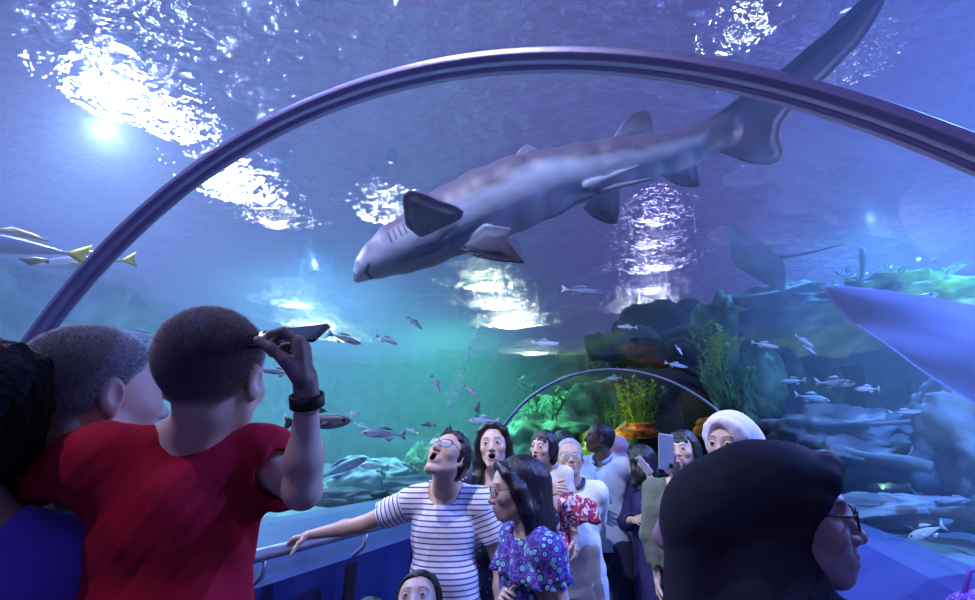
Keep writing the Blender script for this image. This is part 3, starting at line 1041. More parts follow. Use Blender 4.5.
def ring_arch(name, c3, yaw, rad, lab, prof, z0l, z0r):
    """arched steel rib; prof = (axial, radial) outline"""
    ex = np.array([math.cos(yaw), -math.sin(yaw), 0]); ay = np.array([math.sin(yaw), math.cos(yaw), 0])
    a0 = math.asin((z0r - ZC) / rad); a1 = PI - math.asin((z0l - ZC) / rad)
    V = []; n = len(prof); aa = np.linspace(a0, a1, 90)
    for a in aa:
        for ax, r in prof:
            V.append(c3 + ex * (rad + r) * math.cos(a) + np.array([0, 0, 1]) * (rad + r) * math.sin(a) + ay * ax)
    F = [[i * n + j, i * n + (j + 1) % n, (i + 1) * n + (j + 1) % n, (i + 1) * n + j] for i in range(89) for j in range(n)]
    F += [list(range(n))[::-1], [89 * n + j for j in range(n)]]
    base = c3.copy(); base[2] = 0
    me = np_mesh(name, np.array(V) - base, F, True); fix_normals(me)
    o = link(name, me, steel); o.location = base
    tag(o, lab, 'arch')
    es = o.modifiers.new('b', 'BEVEL'); es.width = .004; es.segments = 3; es.limit_method = 'ANGLE'
    return o


pr = [(-.032, -.012), (-.032, .004), (-.026, .004), (-.026, .0), (.026, .0), (.026, .004), (.032, .004), (.032, -.012), (.022, -.022), (.008, -.022), (.004, -.014), (-.004, -.014), (-.008, -.022), (-.022, -.022)]
ring_arch('steel_arch', np.array([A0[0], A0[1], ZC]), TH, RAD, 'wide grooved steel arch framing the near end of the acrylic tunnel', [(a * 1.1, r * 1.1) for a, r in pr], LEDGE_L, LEDGE_R)
p_, t_, n_ = axis(5.33)
ring_arch('steel_arch', np.array([p_[0], p_[1], ZC]), .42, RAD - .04, 'slim steel arch far down the tunnel beyond the visitors', pr, LEDGE_L, LEDGE_R)

# ------------------------------------------------------------------ tank bed, walls, rocks
def fbm(P, seed, f0=1., oct_=4, ridge=False):
    o = 0; a = 1; f = f0; tot = 0
    for k_ in range(oct_):
        w_ = wrinkle(seed + k_ * 7, f, a, n=6)(P) / 1.0
        if ridge: w_ = a * .8 - np.abs(w_) * 1.6
        o = o + w_; a *= .52; f *= 2.1
    return o


def grid(su, sv, fn):
    U, Vv = np.meshgrid(su, sv, indexing='ij')
    P = fn(U.ravel(), Vv.ravel()); nu, nv = len(su), len(sv)
    i = np.arange((nu - 1) * nv).reshape(nu - 1, nv)[:, :-1].ravel()
    return P, np.stack([i, i + 1, i + nv + 1, i + nv], 1)


def tpv(s, n, z, bend=False):
    c = np.where(s > 0, .012 * s * s, 0)
    dc = np.where(s > 0, .024 * s, 0)
    if bend:
        c = c - np.where(s > BEND, .17 * (s - BEND) ** 2, 0); dc = dc - np.where(s > BEND, .34 * (s - BEND), 0)
    p = A0[None] + TT[None] * s[:, None] + NN[None] * c[:, None]
    t = TT[None] + NN[None] * dc[:, None]; t /= np.linalg.norm(t, axis=1)[:, None]
    nn_ = np.stack([-t[:, 1], t[:, 0]], 1)
    q = p + nn_ * n[:, None]
    return np.stack([q[:, 0], q[:, 1], z], 1)


sand = mat('tank_sand', (.13, .20, .19), .9, bump=(14, .8), noise=(1.6, .35))
rockm = mat('reef_rock', (.20, .25, .25), .9, bump=(9, 1.0), noise=(2.2, .55))
rockg = mat('green_rock', (.13, .26, .13), .9, bump=(10, 1.0), noise=(2.6, .8))
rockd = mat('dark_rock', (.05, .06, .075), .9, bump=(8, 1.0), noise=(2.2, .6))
AXP = np.array([axis(s)[0] for s in np.linspace(-5.4, 9.2, 120)])


def fn(u, v):
    P = tpv(u, v, np.full(len(u), BED_Z))
    d = np.sqrt(((P[:, None, :2] - AXP[None]) ** 2).sum(2)).min(1)
    e = np.clip((d - 2.0) / 1.5, 0, 1)
    P[:, 2] = np.maximum(BED_Z - .03 + e * (fbm(P, 3, 1.1, 4) * .13 + .02), BED_Z - .25)
    return P


P, Fq = grid(np.linspace(-5.2, 15.9, 200), np.linspace(XR + .02, XL - .02, 170), fn)
cf_ = P[Fq].mean(1)[:, :2]
dd = np.sqrt(((cf_[:, None] - AXP[None]) ** 2).sum(2)).min(1)
Fq = Fq[dd > 1.88]
me = np_mesh('seabed', P, Fq)
if me.polygons[0].normal.z < 0: me.flip_normals()
tag(link('seabed', me, sand), 'pale sandy bed of the tank on both sides of the tunnel', kind='structure')
# dark end of the tunnel beyond the bend
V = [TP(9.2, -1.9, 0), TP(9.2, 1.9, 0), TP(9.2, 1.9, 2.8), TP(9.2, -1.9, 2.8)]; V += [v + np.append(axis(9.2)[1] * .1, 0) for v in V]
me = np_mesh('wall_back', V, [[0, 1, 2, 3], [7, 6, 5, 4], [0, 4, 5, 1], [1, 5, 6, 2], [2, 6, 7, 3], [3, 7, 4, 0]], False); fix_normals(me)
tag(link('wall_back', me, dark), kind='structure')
for side, nn_, mm in (('left', XL - .5, rockm), ('right', XR + .5, rockm)):
    sg = 1 if nn_ > 0 else -1

    def fn(u, v):
        P = tpv(u, np.full(len(u), nn_), v)
        d = fbm(P, 11 + sg, 1.0, 4, True) * .55
        return tpv(u, nn_ - sg * np.clip(d + .2, -.4, 1.6), v)
    P, Fq = grid(np.linspace(-5, 16, 190), np.linspace(BED_Z - .3, WATER_Z + .3, 40), fn)
    tag(link('wall_tank_' + side, np_mesh('tank_wall', P, Fq), mm), kind='structure')


def fn(u, v):
    P = tpv(np.full(len(u), 14.), u, v)
    d = fbm(P, 31, .9, 4, True) * .7
    return tpv(14. - d, u, v)
P, Fq = grid(np.linspace(XR, XL, 130), np.linspace(-.1, WATER_Z + .3, 46), fn)
keep = ~((np.abs(P[Fq].mean(1) @ A(0, 0, 1)) < 0))
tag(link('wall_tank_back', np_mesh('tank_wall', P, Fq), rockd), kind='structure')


def rock(c, r, seed, m, lab, sub=5, sq=(1, 1, .8), amp=.35, name='rock', cat='rock', group='reef rocks'):
    me = bpy.data.meshes.new(name); bm = bmesh.new(); bmesh.ops.create_icosphere(bm, subdivisions=sub, radius=1); bm.to_mesh(me); bm.free()
    n = len(me.vertices); co = np.empty(n * 3, np.float32); me.vertices.foreach_get('co', co); co = co.reshape(-1, 3).astype(float)
    d = 1 + fbm(co, seed, 2.0, 4, True) * amp
    co = co * d[:, None] * np.array(sq) * r
    me.vertices.foreach_set('co', co.astype(np.float32).ravel()); me.update()
    me.polygons.foreach_set('use_smooth', np.ones(len(me.polygons), bool))
    o = link(name, me, m); o.location = [float(x) for x in c]
    return tag(o, lab, cat, group)


# px, py, depth, radius, material, squash
RK = [
    (352, 482, 6.6, .34, rockm, (1, 1, .8), 'grey boulder of the left reef, nearest the striped man', 1),
    (385, 478, 7.2, .30, rockm, (1.3, 1, .7), 'low grey boulder right of the largest left boulder', 2),
    (318, 492, 6.4, .26, rockg, (1.3, 1, .6), 'mossy flat rock left of the grey reef boulders', 3),
    (415, 478, 7.6, .34, rockg, (.7, .7, 1.2), 'upright green rock pillar behind the striped man, leftmost pillar', 4),
    (438, 474, 8.0, .36, rockg, (.6, .6, 1.3), 'upright green rock pillar just left of the striped man head', 5),
    (462, 472, 8.4, .42, rockg, (.8, .7, 1.2), 'upright green rock pillar behind the striped man head', 6),
    (40, 440, 4.5, .24, rockg, (1.2, 1, .7), 'pale rock behind the grey haired man neck', 7),
    (262, 486, 6.0, .34, rockg, (1.2, 1, .8), 'green rock under the boy raised elbow', 8),
    (578, 432, 10.5, 1.0, rockg, (1, .7, .8), 'big green rock beyond the far arch, left side', 9),
    (540, 445, 9.5, .7, rockg, (1.2, .8, .7), 'low green rock beyond the far arch behind the old man', 10),
    (215, 480, 6.2, .45, rockd, (1.6, .8, .5), 'dark low rock hidden partly by the boy neck', 31),
    (300, 478, 7.8, .50, rockd, (1.8, .8, .5), 'dark long rock behind the raised elbow', 32),
    (400, 492, 6.6, .34, rockd, (2.0, .7, .45), 'dark long rock in front of the green pillars', 33),
    (475, 490, 7.4, .40, rockd, (1.5, .7, .7), 'dark rock between the striped man and the long haired woman', 34),
    (345, 500, 5.4, .22, rockd, (2.2, .8, .4), 'dark flat rock above the outstretched arm', 35),
    (720, 352, 6.3, .42, rockg, (.55, .5, 1.5), 'tall algae covered rock column right of the far arch', 12),
    (752, 392, 6.0, .38, rockg, (.8, .6, 1.2), 'algae covered rock at the foot of the tall column', 13),
    (800, 322, 7.0, .8, rockm, (1.5, .8, .45), 'pale shelf of rock under the far stingray', 14),
    (840, 440, 5.2, .42, rockm, (1.5, .8, .6), 'grey rock behind the brim of the black headscarf', 15),
    (900, 455, 5.0, .50, rockm, (1.5, .8, .5), 'blue grey rock right of the woman in black', 16),
    (960, 440, 4.6, .50, rockm, (1.0, .8, .9), 'blue grey rock at the right edge of the view', 17),
    (905, 300, 6.4, .6, rockg, (1.6, .8, .4), 'green topped rock high in the right of the tank', 18),
    (965, 318, 6.2, .45, rockm, (1.2, .8, .5), 'dim rock high at the right edge of the tank', 19),
    (890, 510, 4.2, .30, rockm, (1.8, .8, .35), 'flat blue grey rock level with the woman glasses', 20),
]
for px, py, d, r, m_, sq, lab, sd in RK:
    c = W(px, py, d); rock(c, r, sd * 3, m_, lab, sq=sq, amp=.4 if sd > 8 else .28)
# ------------------------------------------------------------------ dark cave around the far tunnel
def fn(u, v):
    r = RAD + .30 + np.abs(fbm(np.stack([u * 1.2, np.cos(v) * 2, np.sin(v) * 2], 1), 51, 1.3, 4)) * .55
    return tpv(u, r * np.cos(v), ZC + r * np.sin(v), True)
P, Fq = grid(np.linspace(5.9, 9.1, 60), np.linspace(1.42, 3.05, 60), fn)
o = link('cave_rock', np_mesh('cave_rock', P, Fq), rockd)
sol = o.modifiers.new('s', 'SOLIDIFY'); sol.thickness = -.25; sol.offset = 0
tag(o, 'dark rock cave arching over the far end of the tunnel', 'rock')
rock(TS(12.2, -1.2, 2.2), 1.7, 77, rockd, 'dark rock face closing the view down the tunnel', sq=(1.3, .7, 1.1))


def blade_plant(name, c, hgt, n, m, lab, cat, spread=.5, seed=1, leaf=(.07, .02), group=None, vertical=True):
    """a bush of upright fronds, each with alternate small blades"""
    rg = random.Random(seed); V = []; F = []
    c = np.array(c)
    for i in range(n):
        a = rg.uniform(0, 2 * PI); r0 = rg.uniform(0, spread * .35)
        d = A(math.cos(a), math.sin(a), 0); hh = hgt * rg.uniform(.55, 1)
        lean = rg.uniform(.1, .5) * spread
        pts = [c + d * (r0 + lean * (t ** 1.6)) + A(0, 0, hh * t) + A(math.sin(t * 7 + i), math.cos(t * 6 + i * 2), 0) * .03 * t for t in np.linspace(0, 1, 8)]
        v, f = tube(pts, [.010 * (1 - .7 * t) * (hgt + .3) for t in np.linspace(0, 1, 8)], 5)
        F += [[x + len(V) for x in q] for q in f]; V += v
        nb = int(hh / leaf[1] / 1.4)
        for k_ in range(nb):
            t = .12 + .88 * k_ / nb; j = min(int(t * 7), 6); p = pts[j] + (pts[j + 1] - pts[j]) * (t * 7 - j)
            b = rg.uniform(0, 2 * PI); dd = A(math.cos(b), math.sin(b), rg.uniform(.1, .9)); dd /= np.linalg.norm(dd)
            sd = np.cross(dd, A(0, 0, 1)); sd /= np.linalg.norm(sd); L_ = leaf[0] * rg.uniform(.6, 1.2); wd = L_ * .22
            up = np.cross(sd, dd) * .006
            q = [p, p + dd * L_ * .5 + sd * wd + up, p + dd * L_, p + dd * L_ * .5 - sd * wd + up, p + dd * L_ * .5 - up]
            n0 = len(V); V += q
            F += [[n0, n0 + 1, n0 + 4], [n0 + 1, n0 + 2, n0 + 4], [n0 + 2, n0 + 3, n0 + 4], [n0 + 3, n0, n0 + 4], [n0, n0 + 3, n0 + 2, n0 + 1]]
    o = link(name, np_mesh(name, np.array(V) - c, F, False), m)
    o.location = [float(x) for x in c]
    return tag(o, lab, cat, group)


ygreen = mat('yellow_green_weed', (.42, .55, .06), .6)
dgreen = mat('deep_green_weed', (.10, .32, .10), .6)
brown = mat('brown_weed', (.28, .22, .07), .7)
G = 'water plants'
blade_plant('sea_plant', W(640, 436, 9.8), 1.25, 18, ygreen, 'tall yellow green sea plant inside the far arch', 'plant', .8, 3, (.16, .028), G)
blade_plant('sea_plant', W(612, 430, 10.), .9, 12, dgreen, 'green sea plant left of the tall yellow green one', 'plant', .7, 4, (.13, .03), G)
blade_plant('sea_plant', W(280, 462, 4.9), .32, 22, ygreen, 'bright yellow green weed tuft behind the boy raised forearm', 'plant', .5, 5, (.07, .02), G)
blade_plant('sea_plant', W(590, 372, 7.6), .40, 12, brown, 'brownish weed just over the top of the far arch', 'plant', .5, 6, (.10, .03), G)
blade_plant('sea_plant', W(715, 372, 6.0), .62, 18, ygreen, 'yellow green weed growing up the rock column right of the far arch', 'plant', .55, 7, (.11, .03), G)
blade_plant('sea_plant', W(735, 398, 5.7), .5, 18, dgreen, 'dark green weed at the foot of the rock column', 'plant', .6, 8, (.10, .03), G)
blade_plant('sea_plant', W(425, 484, 7.3), .5, 14, dgreen, 'dark green weed between boulders and pillars of the left reef', 'plant', .5, 9, (.10, .03), G)
blade_plant('sea_plant', W(452, 480, 7.6), .55, 14, dgreen, 'dark green weed behind the striped man glasses', 'plant', .5, 10, (.10, .03), G)
blade_plant('sea_plant', W(540, 420, 8.6), .8, 16, dgreen, 'green weed seen through the left side of the far arch', 'plant', .9, 11, (.13, .035), G)
blade_plant('sea_plant', W(925, 285, 6.1), .35, 14, dgreen, 'green weed on the high rock at the upper right', 'plant', .9, 12, (.12, .04), G)
blade_plant('sea_plant', W(868, 292, 6.2), .35, 14, dgreen, 'green weed on the rock above the big stingray wing', 'plant', .9, 13, (.12, .04), G)
# orange coral lumps; an added unseen spot lights the first
orange = rock(W(637, 432, 9.3), .20, 401, mat('orange_coral', (.75, .22, .04), .7, bump=(20, .6)), 'orange lit coral lump below the yellow green plant', sq=(1.6, 1, .7), name='coral', cat='coral', group='corals')
rock(W(712, 428, 9.6), .20, 402, mat('orange_coral'), 'orange coral lump just left of the white headscarf', sq=(1.4, 1, .8), name='coral', cat='coral', group='corals')

# sunken timbers on the right
tim = mat('sunken_timber', (.22, .27, .25), .85, bump=(14, .8, (.2, 3, 3)))
for (a, b, r, lab) in ((W(792, 419, 5.2), W(958, 425, 4.4), .022, 'long straight sunken pole lying level above the black headscarf'),
                       (W(862, 250, 6.2), W(858, 305, 6.0), .03, 'short upright sunken post under the green rock'),
                       (W(800, 440, 5.0), W(935, 470, 4.2), .05, 'thick sunken timber sloping down behind the woman in black'),
                       (W(905, 528, 3.9), W(985, 562, 3.2), .008, 'thin pale pole sloping down at the right edge'),
                       (W(880, 500, 4.2), W(985, 520, 3.6), .045, 'dark sunken timber beside the woman glasses')):
    c = (a + b) / 2; t = np.linspace(0, 1, 14)[:, None]
    pts = a + (b - a) * t + np.array([[math.sin(x * 5) * .02, 0, math.cos(x * 7) * .02] for x in t[:, 0]])
    V, F = tube(pts, [r * (1 + .2 * math.sin(9 * x)) for x in t[:, 0]], 10)
    o = link('sunken_pole', np_mesh('sunken_pole', np.array(V) - c, F), tim); o.location = [float(x) for x in c]
    tag(o, lab, 'pole', 'sunken poles')

# thin pale water jet of bubbles
pts = [W(478, 326, 5.6), W(468, 355, 5.5), W(456, 385, 5.4), W(449, 408, 5.3)]
bub = mat('bubble_film', (.8, .9, 1), .3, spec=.8, trans=.5)
V = []; F = []
rg = random.Random(5)
c = W(462, 370, 5.4)
for i in range(420):
    t = rg.random() ** .8; j = min(int(t * 3), 2); p = pts[j] + (pts[j + 1] - pts[j]) * (t * 3 - j)
    wd = .012 + .05 * t * (1 if t < .9 else .3)
    p = p + A(rg.gauss(0, wd * .6), rg.gauss(0, wd), rg.gauss(0, wd * .5)); r = rg.uniform(.004, .009)
    n0 = len(V)
    V += [p + A(*d) * r for d in ((1, 0, 0), (-1, 0, 0), (0, 1, 0), (0, -1, 0), (0, 0, 1), (0, 0, -1))]
    F += [[n0 + q for q in f] for f in ((0, 2, 4), (2, 1, 4), (1, 3, 4), (3, 0, 4), (2, 0, 5), (1, 2, 5), (3, 1, 5), (0, 3, 5))]
o = link('bubble_stream', np_mesh('bubble_stream', np.array(V) - c, F), bub); o.location = [float(x) for x in c]
tag(o, 'slanting stream of fine pale air bubbles above the striped man', 'bubbles', kind='stuff')


# ------------------------------------------------------------------ fish
def fish_mesh(name, L_, H_, T_, colf, m, nose=.5):
    nu, nv = 26, 18; V = []; F = []
    for i in range(nu + 1):
        t = i / nu
        prof_ = 1.92 * t ** .68 * (1 - t) ** 1.0 if 0 < t < 1 else 0
        hh = H_ * .5 * max(prof_, .02 if t < .5 else .13 * (1 - (t - 1) ** 2 * 0)); tt = T_ * .5 * max(prof_, .02 if t < .5 else .08)
        for j in range(nv):
            a = 2 * PI * j / nv
            V.append(A((t - .5) * L_ * .86 - L_ * .07, math.cos(a) * tt, math.sin(a) * hh))
    for i in range(nu):
        for j in range(nv):
            F.append([i * nv + j, i * nv + (j + 1) % nv, (i + 1) * nv + (j + 1) % nv, (i + 1) * nv + j])
    F.append(list(range(nv))[::-1]); F.append([nu * nv + j for j in range(nv)])
    V = np.array(V); me = np_mesh(name, V, F); fix_normals(me); set_col(me, colf(V / A(L_, T_, H_)))
    me.materials.append(m)
    return me


def plate(name, pts, th, m):
    """a fin: outline in xz, lens-shaped thickness"""
    P = np.array([[x, 0, z] for x, z in pts], float); c = P.mean(0); n = len(P)
    V = list(P) + [P[i] * .45 + c * .55 + A(0, s * th, 0) for s in (1, -1) for i in range(n)] + [c + A(0, th * 1.1, 0), c - A(0, th * 1.1, 0)]
    F = []
    for i in range(n):
        j = (i + 1) % n
        F += [[i, j, n + j, n + i], [j, i, 2 * n + i, 2 * n + j], [n + i, n + j, 3 * n], [2 * n + j, 2 * n + i, 3 * n + 1]]
    me = np_mesh(name, V, F); fix_normals(me); me.materials.append(m)
    return me


def make_kind(nm, L_, H_, T_, back, belly, fin, tail, nose=.5, bar=None):
    mm = mat('fish_' + nm, (.5, .5, .5), .35, attr='Col', spec=.6)
    mf = mat('fin_' + nm, fin, .5); mt = mat('tail_' + nm, tail, .5); me_ = mat('fish_eye', (.01, .01, .01), .1, spec=.8)

    def cf(p):
        t = np.clip((p[:, 2] + .12) / .35, 0, 1)[:, None]
        C = np.array(belly) * (1 - t) + np.array(back) * t
        if bar is not None:
            k_ = (np.abs(p[:, 2] - .05) < .05)[:, None]; C = np.where(k_, np.array(bar), C)
        return C
    kinds = {}
    body = fish_mesh('body', L_, H_, T_, cf, mm, nose)
    tx = L_ * .36
    tailm = plate('tail_fin', [(tx, H_ * .06), (tx + L_ * .16, H_ * .42), (tx + L_ * .125, H_ * .05), (tx + L_ * .13, -H_ * .05), (tx + L_ * .16, -H_ * .42), (tx, -H_ * .06)], T_ * .06, mt)
    dors = plate('dorsal_fin', [(-L_ * .14, H_ * .42), (-L_ * .02, H_ * .62), (L_ * .12, H_ * .50), (L_ * .24, H_ * .30), (L_ * .1, H_ * .3)], T_ * .05, mf)
    anal = plate('anal_fin', [(L_ * .05, -H_ * .38), (L_ * .14, -H_ * .56), (L_ * .26, -H_ * .27), (L_ * .15, -H_ * .25)], T_ * .05, mf)
    pec = plate('pectoral_fin', [(-L_ * .22, 0), (-L_ * .10, -H_ * .22), (-L_ * .06, -H_ * .12), (-L_ * .12, .0)], T_ * .04, mf)
    bm = bmesh.new(); bmesh.ops.create_uvsphere(bm, u_segments=12, v_segments=8, radius=H_ * .07); eye = bpy.data.meshes.new('eye'); bm.to_mesh(eye); bm.free(); eye.materials.append(me_)
    return dict(body=body, tail_fin=tailm, dorsal_fin=dors, anal_fin=anal, pectoral_fin=pec, eye=eye, dim=(L_, H_, T_))


KIN = {
    'silver': make_kind('silver', 1, .26, .12, (.32, .42, .55), (.75, .82, .9), (.5, .6, .65), (.5, .6, .6)),
    'yellow': make_kind('yellow', 1, .27, .13, (.18, .26, .40), (.50, .58, .72), (.5, .5, .3), (.75, .72, .08)),
    'dark': make_kind('dark', 1, .36, .16, (.025, .03, .05), (.10, .11, .15), (.03, .03, .05), (.03, .03, .05)),
    'mauve': make_kind('mauve', 1, .30, .14, (.12, .12, .22), (.30, .30, .45), (.14, .14, .22), (.14, .14, .2)),
    'pale': make_kind('pale', 1, .40, .14, (.55, .65, .72), (.85, .9, .92), (.6, .7, .7), (.6, .7, .6)),
    'spotted': make_kind('spotted', 1, .36, .15, (.30, .40, .42), (.75, .85, .85), (.4, .5, .5), (.5, .6, .6)),
}
# px, py, depth, length in px, tilt (deg, nose up +), facing (-1 left, 1 right), kind, label
FI = [
    (12, 246, 2.6, 120, -4, -1, 'yellow', 'grey fish with yellow tail at the left edge, left of the steel arch'),
    (88, 262, 2.9, 78, -14, -1, 'yellow', 'grey fish with yellow tail crossing behind the steel arch'),
    (345, 339, 3.6, 34, -14, 1, 'mauve', 'mauve fish just right of the raised phone'),
    (387, 340, 3.8, 24, -22, 1, 'mauve', 'mauve fish right of the one beside the phone'),
    (415, 323, 4.4, 20, -40, 1, 'mauve', 'small mauve fish nosing down under the shark belly'),
    (436, 384, 4.0, 20, -62, 1, 'mauve', 'small dark fish diving left of the bubble stream'),
    (471, 391, 4.2, 20, -38, 1, 'mauve', 'small mauve fish diving right of the bubble stream'),
    (478, 409, 4.4, 16, 80, 1, 'dark', 'tiny dark fish hanging upright above the woman with long hair'),
    (318, 422, 3.2, 66, 2, 1, 'dark', 'large black deep-bodied fish behind the raised forearm'),
    (383, 434, 4.2, 44, 2, -1, 'mauve', 'long slim mauve fish low in the middle of the left tank'),
    (412, 431, 4.0, 14, 20, -1, 'yellow', 'tiny yellow and white fish at the nose of the striped man'),
    (428, 425, 4.6, 15, 4, -1, 'dark', 'tiny dark oval fish above the striped man hair'),
    (484, 421, 3.6, 30, 2, -1, 'spotted', 'pale spotted fish left of the woman with long hair'),
    (353, 414, 4.5, 14, 12, 1, 'pale', 'tiny pale fish right of the black fish'),
    (362, 426, 4.8, 18, -18, 1, 'silver', 'small silver fish below the tiny pale one'),
    (277, 372, 2.6, 30, 6, -1, 'mauve', 'mauve fish half hidden behind the boy face and wrist'),
    (140, 336, 4.5, 40, 0, -1, 'mauve', 'thin grey fish above the grey haired man'),
    (343, 468, 5.2, 52, 22, 1, 'mauve', 'large blue grey fish resting over the left boulders'),
    (374, 466, 5.4, 28, 2, -1, 'pale', 'pale rounded fish over the left boulders'),
    (582, 291, 3.8, 40, -10, 1, 'silver', 'silver fish under the middle of the shark'),
    (545, 343, 4.4, 28, -2, 1, 'silver', 'silver fish right of the yellow green glints'),
    (540, 323, 4.8, 16, -20, 1, 'silver', 'small silver fish above the one near the yellow green glints'),
    (627, 327, 4.6, 20, 4, -1, 'silver', 'small silver fish at the foot of the violet glints'),
    (676, 365, 4.2, 22, -16, 1, 'silver', 'silver fish above the right half of the far arch'),
    (679, 350, 4.4, 12, -60, 1, 'silver', 'tiny silver fish diving right of the violet glints'),
    (614, 378, 7.0, 15, 0, -1, 'pale', 'tiny white fish just inside the top of the far arch'),
    (804, 341, 3.6, 20, -45, 1, 'silver', 'upper of two bright slanting silver fish left of the big stingray'),
    (810, 350, 3.7, 14, -45, 1, 'silver', 'tiny silver fish below the bright slanting one'),
    (835, 383, 3.8, 34, -6, 1, 'spotted', 'striped silver fish above the woman in black'),
    (793, 381, 4.0, 22, 0, -1, 'spotted', 'pale greenish fish left of the striped silver fish'),
    (812, 398, 4.2, 30, -14, 1, 'spotted', 'pale fish just under the striped silver fish'),
    (867, 389, 4.2, 20, 4, -1, 'pale', 'small bright fish right of the striped silver fish'),
    (887, 324, 4.6, 10, 20, -1, 'pale', 'tiny greenish fish over the big stingray'),
    (912, 303, 4.8, 44, 12, 1, 'spotted', 'green backed fish above the big stingray'),
    (765, 345, 4.4, 26, -20, 1, 'silver', 'dim silver fish left of the bright slanting ones'),
    (785, 452, 4.4, 14, 8, -1, 'pale', 'tiny white fish above the crown of the black headscarf'),
    (926, 532, 3.2, 34, -24, -1, 'pale', 'pale blue fish at the lower right beside the thin pole'),
    (905, 412, 4.2, 26, 0, 1, 'silver', 'slim silver fish along the level sunken pole'),
    (956, 500, 3.8, 30, -10, -1, 'silver', 'silver fish above the thin pole at the right edge'),
]
for px, py, d, lp, tilt, fc, kd, lab in FI:
    K = KIN[kd]; s = lp / F_PX * d
    c = W(px, py, d)
    e = empty('fish', c, lab, 'fish', 'fish in the tank')
    e.scale = (s, s, s)
    # model nose points to -x; facing the camera side-on with a slight turn
    view = np.array(ray(px, py)); view[2] = 0; view /= np.linalg.norm(view)
    yaw = math.degrees(math.atan2(view[0], view[1]))
    e.rotation_mode = 'XYZ'
    M = rotm(-yaw + (180 if fc > 0 else 0) + rnd.uniform(-16, 16)) @ np.array([[math.cos(R(tilt)), 0, math.sin(R(tilt))], [0, 1, 0], [-math.sin(R(tilt)), 0, math.cos(R(tilt))]])
    e.rotation_euler = Matrix(M.tolist()).to_euler('XYZ')
    for part in ('body', 'tail_fin', 'dorsal_fin', 'anal_fin'):
        o = bpy.data.objects.new(part, K[part]); COL.objects.link(o); o.parent = e
    L_, H_, T_ = K['dim']
    for sd in (1, -1):
        o = bpy.data.objects.new('pectoral_fin', K['pectoral_fin']); COL.objects.link(o); o.parent = e
        o.location = (0, sd * T_ * .47, 0); o.rotation_euler = (sd * .35, 0, 0)
        o = bpy.data.objects.new('eye', K['eye']); COL.objects.link(o); o.parent = e
        o.location = (-.39 * L_, sd * T_ * .30, H_ * .06)

# ------------------------------------------------------------------ shark
def plate_px(B, pts, p0, nrm, th, k=.012, edge=.06, _=0):
    """fin given by its outline seen in the photograph, standing in the plane through p0"""
    nrm = np.array(nrm, float); nrm /= np.linalg.norm(nrm)
    cam_p = np.array([0, 0, CAM_H]); Wp = []
    for px, py in pts:
        r = ray(px, py); Wp.append(cam_p + r * (((p0 - cam_p) @ nrm) / (r @ nrm)))
    Wp = np.array(Wp); c = Wp.mean(0)
    x = Wp[1] - Wp[0]; x -= nrm * x.dot(nrm); x /= np.linalg.norm(x); y = np.cross(nrm, x)
    M = np.stack([x, y, nrm], 1)
    P2 = (Wp - c) @ M[:, :2]
    B.u(poly_plate(P2, c, M, lambda a, b: np.full(len(a), F32(th * 1.15)), edge), k)


e = empty('shark', W(500, 195, 3.1), 'large grey sand tiger shark with pale belly gliding over the tunnel', 'shark')
SP = [(357.5, 278, 5, 3.05), (366, 268, 12, 3.06), (378, 260, 19, 3.07), (400, 248, 26, 3.08), (425, 236, 31, 3.1), (455, 220, 35, 3.1), (485, 206, 37, 3.12), (515, 194, 36.5, 3.14), (545, 184, 34, 3.15),
      (580, 173, 29, 3.13), (613, 165, 26, 3.1), (645, 157, 22, 3.06), (672, 151, 20, 3.02), (700, 141, 18, 2.98), (722, 131, 16, 2.95)]
B = S()
pp = [(W(px, py, d), r * d / F_PX) for px, py, r, d in SP]
for (a, ra), (b, rb) in zip(pp[:-1], pp[1:]): B.u(rcone(a, b, ra * .97, rb * .97), .04)
vn = -ray(520, 190)
vn_t = vn + A(.3, 0, 0)
plate_px(B, [(612, 142), (622, 124), (632, 113), (644, 109), (651, 113), (654, 133), (640, 142)], W(630, 140, 3.16), vn + A(.1, -.1, 0), .013)
plate_px(B, [(512, 160), (519, 150), (527, 143.5), (537, 148), (541, 153), (528, 160)], W(527, 156, 3.2), vn, .012)
plate_px(B, [(405, 226), (402, 205), (403, 195), (409, 190), (418, 191), (437, 199), (455, 205), (464, 211), (461, 219), (448, 226), (432, 234), (420, 238)], W(425, 226, 2.86), vn + A(.1, 0, -.35), .013)
plate_px(B, [(456, 243), (460, 251), (478, 259), (503, 262.5), (522, 264), (526, 262), (518, 252), (508, 240), (512, 228), (485, 225)], W(485, 245, 2.94), vn + A(.0, .0, .1), .013)
plate_px(B, [(582, 208), (592, 217), (606, 223), (617, 224), (620, 212), (621, 190), (600, 190)], W(605, 195, 3.05), vn + A(.1, 0, -.1), .011)
plate_px(B, [(655, 168), (668, 180), (678, 185), (692, 187.5), (701, 187), (699, 172), (697, 155), (678, 155)], W(685, 160, 3.0), vn, .011)
plate_px(B, [(698, 132), (712, 118), (740, 96), (786, 66), (830, 28), (858, 2), (885, -14), (884, 2), (876, 20), (856, 48), (828, 76), (805, 97), (790, 112), (781, 124), (779, 138), (784, 150), (780, 162), (768, 166), (752, 164), (738, 160), (720, 153), (704, 150)], W(740, 125, 2.93), vn + A(.05, .35, .0), .018, .03)
# claspers
B.u(rcone(W(588, 186, 2.97), W(638, 166, 2.93), .030, .006), .015)
B.u(rcone(W(600, 190, 2.99), W(650, 179, 2.93), .030, .006), .015)
B.disp = wrinkle(4, 9, .004)
spx = np.array([[a[0], a[1]] for a in SP]); cen_w = np.array([p for p, r in pp]); rad_w = np.array([r for p, r in pp])
up_w = rotm(0, math.degrees(PITCH), 0) @ A(-.22, -.10, 1); up_w /= np.linalg.norm(up_w)


